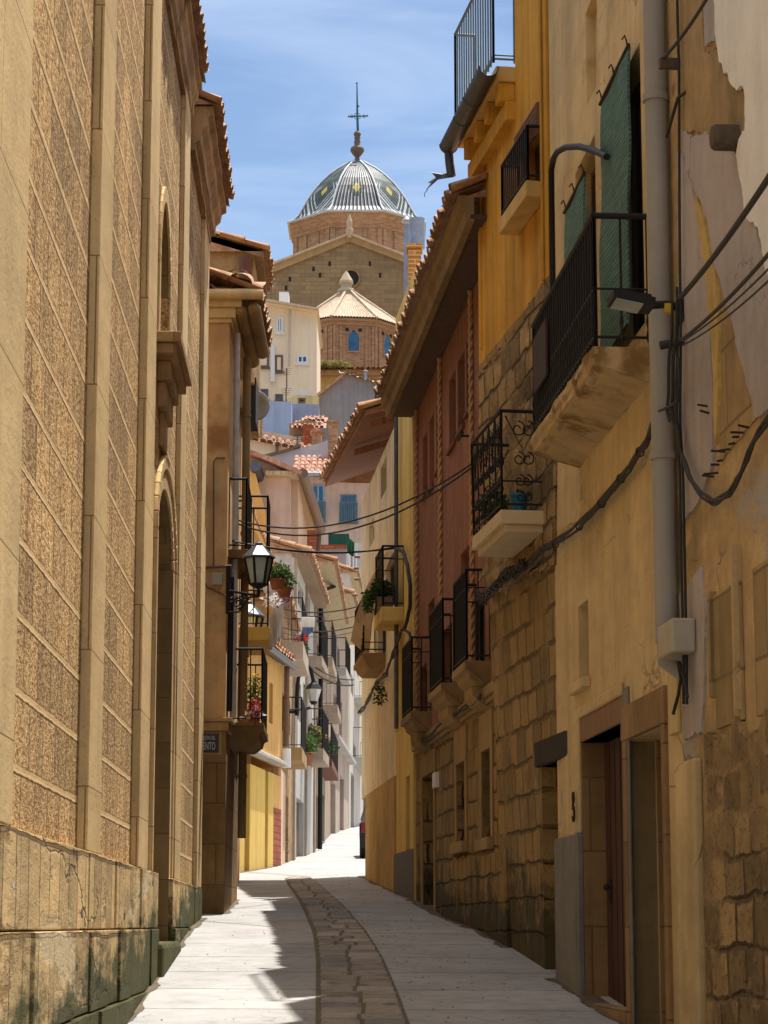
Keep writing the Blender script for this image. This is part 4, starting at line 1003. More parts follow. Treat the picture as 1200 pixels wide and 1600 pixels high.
for k in (0, 3, 5, 8): mb.tube([rows[k][j] for j in range(10)], .010, 5)
mb.face(rows[-1]); go = mb.build('gutter', M['zinc'], och)
e = pts[1]
pipe(och, [e+V((0,0,-.08)), e+V((.01,0,-.22)), e+V((.03,.0,-.36))], .05, 'zinc', label='broken downspout')
mb = MB(); q = e+V((.03,0,-.38)); n_ = V((-1,0,0))
mb.prism([q+V((.02,-.03,0)), q+V((-.15,0,-.02)), q+V((-.28,.03,-.13)), q+V((-.22,0,-.06)), q+V((-.26,.02,-.05)), q+V((-.17,0,.0)), q+V((-.22,0,.06)), q+V((-.10,0,.04)), q+V((-.04,-.02,.05))], (0,.05,.025))
mb.tube([q+V((-.26,.03,-.12)), q+V((-.30,.03,-.17)), q+V((-.295,.03,-.21))], .004, 4)
mb.build('torn_flashing', M['zinc'], och)
pp = MB()
railing(F3, och, sT+.02, S3+.12, zT+.02, 1.15, .22, 'blueiron', .13, r=.010, sides=(1, 1), midh=.10, label='grey blue terrace railing')
mb = MB(); mb.fbox(F3, sT+.05, S3+.2, .28, .30, zT+.06, zT+1.1)
# lower balcony with scrollwork and white slab
dw_ = .44; s0_, z0_ = F3.sz(775, 803, dw_); s1_, _ = F3.sz(747, 870, dw_)
sW = .35
zW = z0_
mb = MB(); a_, b_ = 0, 2.0
mb = MB()
mb.fbox(F3, max(.02, sW), b_, -.02, dw_, zW-.13, zW); mb.fbox(F3, max(.02, sW)+.04, b_-.04, -.02, dw_-.05, zW-.20, zW-.131)
M['whiteslab'] = plaster('painted_slab', (.64,.55,.42), .12, .2)
wb = mb.build('balcony', M['whiteslab'], och, 'smooth cream balcony slab with scrollwork railing', bevel=.008)
railing(F3, wb, max(.02, sW)+.03, b_-.03, zW, .95, dw_-.02, 'iron', .3, 'scroll', .009, (1, 1), midh=.28)
bp = thing('flower_pot', 'bright blue plastic pot standing on the scrollwork balcony', 'pot', F3.w(sW+.35, .24, zW))
mb = MB(); mb.lathe(F3.w(sW+.22, .22, zW), [(.06,.0),(.085,.16),(.095,.17),(.095,.19),(.08,.19),(.075,.15)], 16); mb.build('pot', M['bluepot'], bp)
mb = MB(); c = F3.w(sW+.22, .22, zW+.17); leafball(mb, c, (.07,.07,.05), 50, .05); mb.build('plant', M['leaf2'], bp)
rp = thing('potted_plant', 'dark leafy plant in a pale pot on the scrollwork balcony corner', 'plant', F3.w(1.7, .2, zW))
c = F3.w(2.0, .2, zW); mb = MB(); mb.lathe(c, [(.07,0),(.11,.14),(.12,.15),(.10,.15)], 14); mb.build('pot', M['terracotta'], rp)
mb = MB(); leafball(mb, c+V((0,0,.32)), (.14,.16,.2), 260, .07); mb.build('foliage', M['leaf2'], rp)
# pier standing proud at the foot
# ================================================================ RIGHT: red house on dark stone
F4 = Facade((1.30, 24.65), (.465, 34.5), False); S4 = F4.L
redh = thing('red_house', 'dark red rendered house with deep eaves above a dark stone ground floor', 'house', F4.w(5, 0, zg(30)))
zE4 = F4.sz(655, 636)[1]; zst = F4.sz(700, 1126)[1]
def R4(a, b): return F4.rect(a, b)
wins = [R4(*q) for q in (((738,515),(729,648)), ((726,545),(716,680)), ((712,575),(702,706)), ((689,620),(682,740)), ((678,645),(671,768)), ((668,672),(661,778)), ((733,850),(720,940)), ((679,932),(669,1000)))]
bdz = [((757,925),(738,1050)), ((706,972),(692,1085)), ((667,1035),(656,1130))]
bdo = [R4(*q) for q in bdz]
ssp = R4((760,1100),(700,1200))
mb = MB(); body(mb, F4, 0, S4, zst, zE4+.2, 7, [w+(.18,) for w in wins]+[(b[0], b[1], max(zst+.05, b[2]), b[3], .15) for b in bdo])
mb.build('wall', M['red'], redh)
for k, w in enumerate(wins):
    o = win(F4, redh, w, .18, 'redreveal', 'dark', mull=0 if k < 6 else 1, fw=.03)
for b in bdo: win(F4, redh, (b[0], b[1], max(zst+.05, b[2]), b[3]), .15, 'iron', 'dark', 'balcony_door')
for w in wins[:6]:
    mb = MB(); mb.fbox(F4, w[0]-.03, w[1]+.03, -.02, .04, w[2]-.05, w[2]-.003); mb.build('sill', M['redreveal'], redh)
lw = [R4((768,1168),(755,1312)), R4((728,1188),(715,1318))]; ld = R4((679,1205),(662,1408)); ld = (ld[0], ld[1], zg(31.5)-.1, ld[3])
mb = MB(); body(mb, F4, 0, S4, -2, zst-.001, 7, [w+(.22,) for w in lw]+[ld+(.3,)]); mb.build('ground_floor', M['darkstone'], redh)
mb = MB(); mb.fbox(F4, 0, S4, 0.0, .07, zst-.10, zst+.02); mb.fbox(F4, 0, S4, 0.0, .035, zst-.16, zst-.102); mb.build('string_course', M['smoothband'], redh, bevel=.012)
mb = MB(); mb.fbox(F4, 0, 6.2, .0, .045, -2, F4.sz(740, 1340)[1]); mb.build('plinth', M['darkstone'], redh, bevel=.01)
for w in lw:
    o = win(F4, redh, w, .22, 'iron', 'dark', mull=1, fw=.025)
    mb = MB(); f = .15
    mb.fbox(F4, w[0]-f, w[0], -.0, .022, w[2], w[3]); mb.fbox(F4, w[1], w[1]+f, -.0, .022, w[2], w[3]); mb.fbox(F4, w[0]-f, w[1]+f, 0, .024, w[3]+.001, w[3]+.42)
    mb.fbox(F4, w[0]-f, w[1]+f, 0, .08, w[2]-.13, w[2]-.001); mb.build('surround', M['smoothband'], o, bevel=.006)
mb = MB(); mb.fbox(F4, ld[0]-.15, ld[0], 0, .022, -2, ld[3]); mb.fbox(F4, ld[1], ld[1]+.2, 0, .022, -2, ld[3]); mb.fbox(F4, ld[0]-.2, ld[1]+.25, 0, .024, ld[3]+.001, ld[3]+.3); mb.build('door_surround', M['smoothband'], redh, bevel=.006)
dd = MB(); dd.fbox(F4, ld[0], ld[1], -.28, -.22, ld[2], ld[3]-.01); dd.build('door', M['doorwood'], redh)
r = R4((686,1206),(681,1232)); sg2 = thing('wall_plaque', 'small white wall plaque beside the dark door of the red house', 'sign', F4.w(r[0], .03, r[2])); mb = MB(); mb.fbox(F4, r[0], r[1], .0, .05, r[2], r[3]); mb.build('plate', M['whiteframe'], sg2)
# rope mouldings
for px in (742, 692, 654):
    s = F4.sz(px, 900)[0]; mb = MB(); za, zz = zst+.05, zE4
    n = int((zz-za)/.035)
    for ph in (0, pi): mb.tube([F4.w(s+cos(k*.9+ph)*.018, .03+sin(k*.9+ph)*.018, za+(zz-za)*k/n) for k in range(n+1)], .020, 5)
    mb.build('rope_moulding', M['rope'], redh)
# balconies
for k, (pa, dB4, lab) in enumerate((((726,706,1045), .29, 'nearest black railed balcony'), ((689,669,1080), .29, 'middle black railed balcony'), ((641,626,1132), .29, 'farthest black railed balcony'))):
    za = zst+.30
    sn_ = F4.sz(pa[0], pa[2], dB4)[0]; sf_ = F4.sz(pa[1], pa[2], dB4)[0]
    o = balcony(F4, redh, max(.05, sn_), sf_, za, dB4, 'smoothband', .26, 1.02, taper=.16, sp=.10, label=lab, midh=.82)
    mb = MB(); c0, c1 = max(.05, sn_)+.25, sf_-.25
    rows = [[F4.w(s, d, z) for d, z in ((0, za-.262), (.18, za-.262), (.17, za-.36), (.10, za-.44), (0, za-.48))] for s in (c0, c1)]
    mb.grid(rows, False, True); mb.face(rows[0]); mb.face(rows[1]); mb.build('corbel', M['smoothband'], o)
# deep eaves: flat dark soffit, moulded fascia, tile ends
mb = MB(); ov = .44
mb.fbox(F4, -.1, S4+.12, -.02, ov-.06, zE4, zE4+.05); mb.build('soffit', M['soffit'], redh)
mb = MB(); prof = [(ov-.10, -.03), (ov-.02, -.03), (ov, .05), (ov, .10), (ov+.05, .14), (ov+.07, .26), (ov-.10, .26)]
rows = [[F4.w(s, p[0], zE4+p[1]) for p in prof] for s in (-.1, S4+.12)]
mb.grid(rows, False, True); mb.face(rows[0]); mb.face(rows[1]); mb.build('fascia', M['fascia'], redh)
mb = MB(); A = F4.w(-.12, ov+.12, zE4+.29); up = (-F4.n+V((0,0,.42))).normalized(); tiles(mb, A, F4.t, up, S4+.24, 3.8, .23, .42, jit=1.6)
for s in (-.1, S4+.1): mb.face([F4.w(s, ov, zE4+.24), F4.w(s, -3.2, zE4+.24), F4.w(s, -3.2, zE4+1.75)])
mb.build('roof', M['tile'], redh)
mb = MB(); mb.fbox(F4, 1.0, 1.25, 0.05, .12, F4.sz(745, 690)[1], F4.sz(745, 680)[1])
s, z = F4.sz(722, 681, .1); mb = MB(); mb.tube([F4.w(s-.2, .12, z), F4.w(s+.25, .12, z)], .02, 6); mb.tube([F4.w(s, 0, z), F4.w(s, .12, z)], .015, 6); mb.build('wall_bracket', M['iron'], redh)
# ================================================================ RIGHT: narrow yellow house, chimney
F5 = Facade((.465, 34.5), (.19, 37.5), False); S5 = F5.L
yel = thing('yellow_house', 'narrow yellow rendered house with a dark grey painted base between the red and cream houses', 'house', F5.w(1.5, 0, zg(36)))
z5 = 9.75
gw = F5.rect((636, 1330), (618, 1345)); yw = F5.rect((632, 500), (622, 610))
mb = MB(); body(mb, F5, .001, S5, -1, z5, 5.5, [(.9, 1.5, F5.sz(633,1395)[1], F5.sz(633,1215)[1], .2)]); mb.build('wall', M['yellow'], yel)
mb = MB(); mb.fbox(F5, .0, .28, 0, .035, .2, 9.6); mb.fbox(F5, S5-.35, S5-.1, 0, .03, 3, 9.4); mb.build('pilaster', M['yellow'], yel)
mb = MB(); mb.fbox(F5, .02, S5, 0, .04, -1, gw[3]); mb.build('painted_base', M['greybase'], yel)
panel(F5, yel, (.9, 1.5, .3, F5.sz(633,1215)[1]), .2, 'doorbrown', 'door')
s = F5.sz(626, 800)[0]; pipe(yel, [F5.w(s, .07, 8.2), F5.w(s, .07, 3.0)], .035, 'zinc')
ch = thing('brick_chimney', 'square brick chimney with a steel flue behind the red house roof', 'chimney', at(648, 500, 38.2))
c = at(648, 488, 38.3); ztop = at(648, 385, 38.3).z; wx = 10.4/FPX*38.3
mb = MB(); mb.box(c.x-wx, c.x+wx, 38.2, 38.6, 7.5, ztop-.05); mb.build('stack', M['brick'], ch)
mb = MB(); mb.box(c.x-wx-.03, c.x+wx+.03, 38.16, 38.64, ztop-.05, ztop+.02); mb.build('cap', M['brick'], ch, bevel=.01)
f = at(636, 380, 38.2); mb = MB(); mb.tube([V((f.x, 38.9, 8)), V((f.x, 38.9, at(636, 352, 38.9).z))], .05, 12); mb.build('flue', M['steel'], ch)
zc = at(636, 347, 38.9).z; mb = MB(); mb.lathe((f.x, 38.9, zc), [(.10,0),(.10,.01),(.01,.11),(0,.11)], 14); mb.build('cowl', M['steel'], ch)
f2 = at(651, 380, 38.9); mb = MB(); mb.tube([V((f2.x, 38.4, ztop)), V((f2.x, 38.4, at(651, 342, 38.4).z))], .13, 16); mb.build('wide_flue', M['steel'], ch)
# ================================================================ RIGHT: cream house at the bend
F6 = Facade((.19, 37.5), (-.42, 44.7), False); S6 = F6.L
cre = thing('cream_house', 'cream house at the bend with slanting red brown eaves and stained lower wall', 'house', F6.w(3, 0, zg(41)))
z6 = 8.0
w1 = F6.rect((604,712),(595,782)); nd = F6.rect((616,862),(602,965)); ol = F6.rect((585,805),(577,858))
bD = F6.rect((603,950),(590,1035)); ldr = F6.rect((585,1322),(581,1365))
zl6 = F6.sz(600, 1225)[1]
mb = MB(); body(mb, F6, .001, S6, zl6, z6, 6, [w1+(.18,), nd+(.15,), ol+(.12,), bD+(.15,)]); mb.build('wall', M['cream'], cre)
mb = MB(); body(mb, F6, .001, S6-1.3, -1, zl6-.001, 6, []); 
mb.fbox(F6, .01, S6-1.3, -.01, .03, -1, zl6-.002); mb.build('base', M['creambase'], cre)
win(F6, cre, w1, .18, 'brownframe', 'dark'); win(F6, cre, nd, .15, 'brownframe', 'dark', 'balcony_door'); win(F6, cre, ol, .12, 'whiteframe', 'dark', mull=0); win(F6, cre, bD, .15, 'brownframe', 'dark', 'balcony_door')
A6 = at(571, 642, 38.4); B6 = at(508, 752, 44.9)
u6 = (B6-A6); u6.z = 0; u6.normalize(); in6 = V((u6.y, -u6.x, 0))
zz6 = (A6.z+B6.z)/2; A6.z = B6.z = zz6
eave(A6, B6, in6, 3.4, cre, rise=.34, th=.09, soffit='redsoffit', pitch=.26, jit=1.5)
for k, tpos in enumerate((.06, .42)):
    p = A6.lerp(B6, tpos)+V((0,0,-.12)); mb = MB(); mb.prism([p+in6*.12+u6*.06, p+in6*.12-u6*.06, p+in6*1.2-u6*.06+V((0,0,.36)), p+in6*1.2+u6*.06+V((0,0,.36))], (0,0,-.12)); mb.build('rafter', M['redsoffit'], cre)
sh = F5.sz(631, 940)[0]
o = balcony(F5, yel, sh, sh+1.3, F5.sz(631, 948)[1], .35, 'yellow', .22, .95, sp=.2, midh=.75, label='balcony with plants')
sl_ = F6.sz(603, 1020)[0]
o = balcony(F6, cre, sl_, sl_+2.0, F6.sz(603,1020)[1], .40, 'smoothband', .24, .95, taper=.14, sp=.16, midh=.18, label='lower far balcony')
for (x, y) in ((561,870),(559,888),(557,930),(560,905)):
    s, z = F6.sz(x, y); mb = MB(); mb.tube([F6.w(s, -.02, z), F6.w(s, .08, z)], .03, 7); mb.build('vent_pipe', M['brownpipe'], cre)
# canvas sheet stretched from the upper balcony
mb = MB(); rows = []
for k in range(14):
    t = k/13; top = at(612-t*22, 868+t*30, 39.0+t*4.0)
    a = V(F6.w(.9+t*4.9, .05+.50*t, 6.15-.08*t)); 
    pa = [at(608,862,38.0), at(588,905,38.5), at(571,955,39.1), at(570,1022,39.9)]
    q = t*3; i = min(2, int(q)); e1 = pa[i].lerp(pa[i+1], q-i)
    pb = [at(604,862,38.1), at(578,905,38.6), at(556,960,39.2), at(548,1000,40.0)]
    e2 = pb[i].lerp(pb[i+1], q-i); pb2 = [at(612,866,37.9), at(594,915,38.4), at(581,968,39.0), at(574,1035,39.8)]; e3 = pb2[i].lerp(pb2[i+1], q-i)
    rows.append([e2+V((0,0,.02*sin(k*1.3))), e1.lerp(e2,.5)+V((.03*sin(k*1.7),0,0)), e1+V((.03*cos(k),0,0)), e3])
mb.grid(rows, True); mb.grid([[p+V((.012,.012,.004)) for p in r_] for r_ in rows], True)
o = mb.build('canvas_awning', M['canvas'], None); tag(o, 'beige canvas sheet hanging down from the cream house upper balcony', 'awning')
# ================================================================ LEFT: houses beyond the corner house
def lhouse(name, label, p1, p2, zt, D, mat, holes=(), **k):
    F = Facade(p1, p2, True); h = thing(name, label, 'house', (p1[0], p1[1], zg(p1[1])))
    mb = MB(); body(mb, F, 0, F.L, zg(p1[1])-1.5, zt, D, holes, .18); mb.build('wall', M[mat], h); return F, h
def mkwins(F, h, rs, frame='brownframe', glass='dark', names=None, mull=1):
    for r in rs: win(F, h, r, .18, frame, glass, mull=mull, fw=.04)
# tall house whose top shows above the corner house roof
l2c = thing('tall_house', 'tall old house with weathered gable rising behind the corner house roof', 'house', at(400, 440, 37))
xc = at(396, 440, 37.0).x; zc0 = at(325, 362, 37).z; zc1 = at(404, 384, 37).z
mb = MB(); mb.prism([V((-7, 37, 8.15)), V((xc, 37, 8.15)), V((xc, 37, zc1-.1)), V((-3.0, 37, zc0)), V((-7, 37, zc0+.6))], (0, 2.4, 0)); mb.build('wall', M['oldtan'], l2c)
A_ = V((xc+.16, 36.9, zc1-.12)); B_ = V((xc+.10, 39.4, zc1-.12)); eave(A_, B_, (-1, 0, 0), 3.5, l2c, rise=.30, soffit='soffitbrown', pitch=.24, jit=1.5)
r0 = at(374, 402, 36.97); r1 = at(393, 438, 36.97); mb = MB(); mb.box(r0.x, r1.x, 36.95, 36.99, r1.z, r0.z); o = mb.build('window', M['brownframe'], l2c)
mb = MB(); mb.box(r0.x+.08, r1.x-.0, 36.92, 36.945, r1.z+.02, r0.z-.03); mb.build('shutter', M['redreveal'], o)
# house with the satellite dish and the flower balcony, hidden mostly behind the corner
FB, l2b = lhouse('balcony_house', 'ochre house with a flower balcony half hidden behind the corner house', (XL2-.09, 35.0), (-2.62, 43.5), 8.0, 5, 'l2')
mb = MB(); a = at(383, 592, 36.5); b = at(400, 660, 36.5); mb.box(a.x, b.x, 36.4, 37.2, b.z, a.z); mb.build('vent_box', M['dark'], l2b)
mb = MB(); a = at(381, 586, 36.3); b = at(397, 600, 36.3); mb.box(a.x, b.x, 36.2, 37.3, b.z, a.z); mb.build('vent_cap', M['cornice'], l2b)
c = at(397, 635, 37.5); mb = MB(); mb.lathe(c, [(.0,.03),(.10,.02),(.19,-.01),(.26,-.055),(.255,-.065),(.18,-.02),(.10,.008),(0,.015)], 22, axis='y'); mb.tube([c, c+V((-.1,-.25,-.02))], .01, 5)
o = mb.build('satellite_dish', M['plasticbox'], None); tag(o, 'pale round satellite dish beside the dark vent above the left balconies', 'satellite dish')
# plant balcony on the far side of the lantern
pb = at(436, 985, 38.5); zz = at(410, 985, 38.5).z; sB = (38.0-35)/FB.t.y
o = balcony(FB, l2b, sB, sB+2.2, zz, .50, 'garage', .22, .9, sp=.2, label='yellow balcony slab')
def flowerpot(name, label, c, r, h, potm, leafs, group=None, cat='flower pot'):
    t = thing(name, label, cat, c, group); mb = MB(); mb.lathe(c, [(r*.7,0),(r,h*.85),(r*1.1,h*.87),(r*1.1,h),(r*.9,h)], 12); mb.build('pot', M[potm], t)
    for (mat, n, rad, sz_, dz, dr_) in leafs:
        mb = MB(); leafball(mb, V(c)+V((0,0,h+dz)), rad, n, sz_, droop=dr_); mb.build('foliage' if 'leaf' in mat else 'flowers', M[mat], t, kind='stuff')
    return t
z_ = zz+.0
flowerpot('flower_pot', 'terracotta trough of green plants left of the hanging laundry', FB.w(sB+.1, .62, zz+.62), .13, .17, 'terracotta', [('leaf', 700, (.22,.2,.16), .06, .10, 0)], 'flower pots on the lantern balcony')
flowerpot('flower_pot', 'terracotta pot with green leaves and purple flowers beside the laundry', FB.w(sB+.5, .74, zz+.55), .12, .16, 'terracotta', [('leaf', 600, (.2,.2,.16), .06, .10, 0), ('petalpurple', 90, (.18,.18,.2), .05, -.15, .6), ('petalwhite', 40, (.14,.14,.1), .05, .28, 0)], 'flower pots on the lantern balcony')
mb = MB()
def sheetcloth(p0, p1, drop, mat, name, label, wav=.04, group=None):
    mb = MB(); p0, p1 = V(p0), V(p1); rows = []; d = (p1-p0).normalized(); nn = V((-d.y, d.x, 0))
    for j in range(13):
        t = j/12; rows.append([p0.lerp(p1, k/10*(1-.12*t)+.06*t)+nn*(wav*(.3+t)*sin(k*1.7+t*2))+V((0,0,-drop*t+.03*sin(k*.9)*t)) for k in range(11)])
    mb.grid(rows, True); mb.grid([[q+nn*.004 for q in r_] for r_ in rows], True)
    o = mb.build(name, M[mat], None); return tag(o, label, 'laundry', group)
sheetcloth(at(414, 962, 39), at(430, 962, 39.3), .55, 'cloth', 'laundry', 'white cloth hanging nearest the terracotta pots', group='washing under the flower pots')
sheetcloth(at(428, 930, 39.2), at(441, 932, 39.6), .75, 'cloth', 'laundry', 'white sheet hanging at the right edge of the flower balcony', group='washing under the flower pots')
c = at(421, 919, 39); mb = MB(); mb.lathe(c, [(0,.05),(.07,.045),(.105,.02),(.11,0),(.10,-.02),(0,-.03)], 18, axis='y'); o = mb.build('white_disc', M['cloth'], None); tag(o, 'small round white disc above the flower pots', 'lamp')
mb = MB(); leafball(mb, at(424, 938, 39.1), (.14,.14,.12), 120, .07); o = mb.build('white_flowers', M['petalwhite'], None); tag(o, 'bunch of white blossom between the disc and the laundry', 'plant')
# second lantern
lp2 = at(388, 1040, 40.5)
lb2 = FB.w((40.3-35)/FB.t.y, .02, lp2.z+.25)
lantern('street_lantern', 'small lantern half hidden behind the sign balcony railing', lb2, V((lp2.x-lb2.x, 0, 0)), .1, .7, 'lampglass2', 'lanterns along the lane', scroll=False)
# orange house with bright yellow garage
F3L, orh = lhouse('orange_house', 'low orange rendered house with bright yellow garage pillars and a small canopy', (-2.90, 45.2), (-2.22, 52.0), gz(1012, 46), 5)if False else (None, None)
P1, P2 = (-2.93, 45.4), (-2.24, 52.0)
F3L = Facade(P1, P2, True); orh = thing('orange_house', 'low orange rendered house with bright yellow garage pillars and a small canopy', 'house', (P1[0], P1[1], zg(46)))
zo = F3L.sz(402, 1012)[1]; zc_ = F3L.sz(436, 1198)[1]
wo = F3L.rect((421, 1065), (426, 1132))
mb = MB(); body(mb, F3L, 0, F3L.L, zc_, zo, 3, [wo]); mb.build('wall', M['orange'], orh)
win(F3L, orh, wo, .18, 'brownframe', 'dark', mull=0)
mb = MB(); zc2 = F3L.sz(436, 1212)[1]
g1 = F3L.rect((376,1),(392,1)); 
pil = [(0, 1.75), (2.35, 4.35), (4.75, 5.5)]
bot = zg(46)-.6
for k, (a, b) in enumerate(pil):
    mb = MB(); mb.fbox(F3L, a, b, -.3, 0, bot, zc2-.002); mb.build('pillar', M['garage'], orh, bevel=.01)
mb = MB(); mb.fbox(F3L, 0, F3L.L, -3, -.32, bot, zc2-.003); mb.build('ground_floor', M['garage'], orh)
mb = MB(); mb.fbox(F3L, 1.76, 2.34, -.31, -.27, zg(47)-.1, zc2-.1); mb.fbox(F3L, 4.36, 4.74, -.31, -.27, zg(49)-.1, zc2-.1); mb.build('garage_door', M['doorbrown'], orh)
mb = MB(); mb.fbox(F3L, 5.5, F3L.L, -.3, .0, bot, zg(50)+1.3); mb.build('brick_base', M['redbrick'], orh)
mb = MB(); mb.fbox(F3L, 5.5, F3L.L, -.3, -.02, zg(50)+1.302, zc2-.002); mb.build('end_wall', M['orange'], orh)
A_ = F3L.w(-.1, .18, zc_+.02); B_ = F3L.w(F3L.L-.2, .18, zc_+.02)
mb = MB(); mb.hexa([A_, B_, B_-F3L.n*.3, A_-F3L.n*.3, A_+V((0,0,.06)), B_+V((0,0,.06)), B_-F3L.n*.3+V((0,0,.22)), A_-F3L.n*.3+V((0,0,.22))]); mb.build('canopy', M['whitegrey'], orh)
mb = MB(); mb.tube([F3L.w(-.1, .25, zo+.0), F3L.w(F3L.L+.1, .25, zo-.02)], .07, 8); mb.fbox(F3L, -.1, F3L.L, .0, .26, zo+.02, zo+.08); mb.build('gutter', M['zinc'], orh)
mb = MB(); tiles(mb, F3L.w(-.1, .24, zo+.10), F3L.t, (-F3L.n+V((0,0,.3))), F3L.L+.2, 2.4, .25, .45); mb.build('roof', M['tile'], orh)
pipe(orh, [F3L.w(F3L.L+.02, .1, zo), F3L.w(F3L.L+.02, .1, F3L.sz(437,1165)[1])], .06, 'brownpipe'); mb = MB(); mb.tube([F3L.w(F3L.L+.02, .1, F3L.sz(437,1168)[1]), F3L.w(F3L.L+.02, .1, F3L.sz(437,1198)[1])], .10, 8); mb.build('pipe_box', M['cloth'], orh)
# peach house: long pale soffit, orange wall
Fp = Facade((-3.25, 46.3), (-2.45, 60), True); pe = thing('peach_house', 'peach rendered house with a long pale boarded soffit above the flower balcony', 'house', (-3.2, 46.3, zg(46)))
ze1 = at(385, 795, 46.5).z
mb = MB(); body(mb, Fp, 0, Fp.L, zg(50), ze1+.1, 6, []); mb.build('wall', M['orange'], pe)
A_ = at(386, 797, 46.4); B_ = at(451, 968, 61.5); B_.z = A_.z
eave(A_, B_, (-1, -.02, 0), 3.4, pe, rise=.10, th=.12, soffit='soffitpale', flat=1.1, tile='tile', jit=1.2)
mb = MB(); d_ = (B_-A_).normalized(); mb.hexa([A_+V((.01,0,-.14)), B_+V((.01,0,-.14)), B_+V((.07,0,-.14)), A_+V((.07,0,-.14)), A_+V((.01,0,.03)), B_+V((.01,0,.03)), B_+V((.07,0,.03)), A_+V((.07,0,.03))]); mb.build('fascia', M['orange'], pe)
# gabled house behind: orange gable wall, black gutter, pinkish right half, pale soffit
ga = thing('gabled_house', 'orange and pink gabled house with a black gutter and red tiled verge', 'house', at(440, 1000, 66))
Yg = 66.0
mb = MB(); mb.prism([at(p[0], p[1], Yg) for p in ((330,1010),(438,1010),(438,868),(430,860),(398,735),(384,716),(330,700))], (0, 5, 0)); mb.build('wall', M['orange'], ga)
mb = MB(); mb.prism([at(p[0], p[1], Yg+.6) for p in ((384,708),(412,720),(454,742),(454,1060),(430,1060),(384,720))], (0, 6, 0)); mb.build('side_wall', M['pink'], ga)
mb = MB(); mb.tube([at(399, 728, Yg-.15), at(436, 858, Yg+6)], .17, 8); mb.tube([at(434, 858, Yg-.1), at(434, 985, Yg-.1)], .11, 8); mb.build('gutter', M['zinc'], ga)
Ag = at(470, 742, Yg+.2); Bg = at(499, 826, Yg+9.5); Bg.z = Ag.z-.05
mb = MB(); q = [Ag, Bg, Bg+V((-1.0,0,0)), Ag+V((-1.0,0,0))]; mb.prism(q, (0,0,.12)); mb.build('soffit', M['soffitpale'], ga)
mb = MB(); mb.tube([Ag+V((.06,-.1,.02)), Bg+V((.06,0,.02))], .16, 8); mb.tube([Bg+V((.0,0,0)), Bg+V((-.05,0,-.9))], .09, 6); mb.build('eave_gutter', M['brownpipe'], ga)
mb = MB(); mb.prism([at(p[0], p[1], Yg+.1) for p in ((384,707),(424,722),(470,742),(472,736),(425,714),(384,700))], (0, 9, 0)); mb.build('roof', M['tile_red'], ga)
mb = MB(); mb.prism([at(p[0], p[1], Yg+1) for p in ((454,745),(466,745),(466,1010),(454,1010))], (0, 8.0, 0)); mb.build('end_pier', M['peach'], ga)
# main row
def row(name, label, p1, p2, ztop, mat, ov, soff, holes_px=(), bal=(), tile='tile', D=6, rise=.3, frame='brownframe', roofs=True, doors=()):
    F = Facade(p1, p2, True); h = thing(name, label, 'house', (p1[0], p1[1], zg(p1[1])))
    rs = [F.rect(*q) for q in holes_px]; rs = [(max(.05, r[0]), min(F.L-.05, r[1]), r[2], r[3]) for r in rs]; rs = [r for r in rs if r[1]-r[0] > .1]
    ds = []
    for q in doors:
        r = F.rect(*q); ds.append((max(.05, r[0]), min(F.L-.05, r[1]), zg(F.w(r[0],0,0).y)-.3, r[3]))
    mb = MB(); body(mb, F, 0, F.L, zg(p1[1])-1.5, ztop, D, rs+ds); mb.build('wall', M[mat], h)
    for r in rs: win(F, h, r, .18, frame, 'dark', fw=.05)
    for r in ds: panel(F, h, r, .18, 'doorbrown', 'door')
    if roofs: eave(F.w(-.05, ov, ztop), F.w(F.L, ov, ztop), -F.n, 3, h, flat=ov+.05, soffit=soff, tile=tile, rise=rise, pitch=.3, jit=1)
    return F, h
# old patched house with balcony (px 437-458)
Fq, qh = row('old_house', 'patched old tan house with a dark railed balcony next to the orange house', (-2.32, 52.3), (-2.32, 60), gz(958, 56), 'oldtan', .1, 'soffitbrown', [((441,1080),(446,1150)), ((449,1085),(453,1150))], doors=[((446,1240),(450,1345))])
mb = MB(); mb.fbox(Fq, .1, 2.6, 0, .05, zg(54)-1, Fq.sz(445,1215)[1]); mb.build('cement_base', M['peach'], qh)
zb = gz(1176, 56); balcony(Fq, qh, 2.0, 5.2, zb, .45, 'smoothband', .3, 1.15, sp=.16, mat='iron', label='dark balcony at mid height')
zb = gz(1032, 57); o = balcony(Fq, qh, .8, 4.6, zb, .50, 'pinkbeige', .4, 1.0, sp=.2, label='upper balcony with red flowers')
mb = MB(); leafball(mb, Fq.w(2.2, .42, zb+.22), (.12,.5,.10), 120, .09); o = mb.build('red_flowers', M['petalred'], None); tag(o, 'red flowers in the upper balcony beyond the laundry', 'plant')
mb = MB(); leafball(mb, Fq.w(2.4, .42, zb+.08), (.12,.8,.10), 140, .1); o = mb.build('trailing_plant', M['leaf2'], None); tag(o, 'dark trailing plants below the red flowers', 'plant')
# white house with pale quoins (458-490)
Fw, wh = row('white_house', 'tall white house with tall narrow windows beyond the old patched house', (-2.30, 60), (-2.06, 70), gz(864, 60), 'white', .35, 'soffitbrown', [((466,905),(474,960)), ((477,915),(484,965)), ((464,1060),(470,1130)), ((474,1066),(481,1140)), ((468,990),(475,1040))], doors=[((463,1245),(474,1348))])
for x0 in (.0, 5.2, 9.6):
    mb = MB(); mb.fbox(Fw, x0, x0+.35, 0, .06, zg(60)-1, gz(870, 60)); mb.build('quoin', M['tan'], wh)
balcony(Fw, wh, 5.4, 8.8, gz(1172, 66), .5, 'tan', .3, 1.1, sp=.2, label='low balcony crowded with flower pots')
balcony(Fw, wh, 5.5, 9.2, gz(1034, 67), .45, 'tan', .25, 1.1, sp=.22, label='middle balcony')
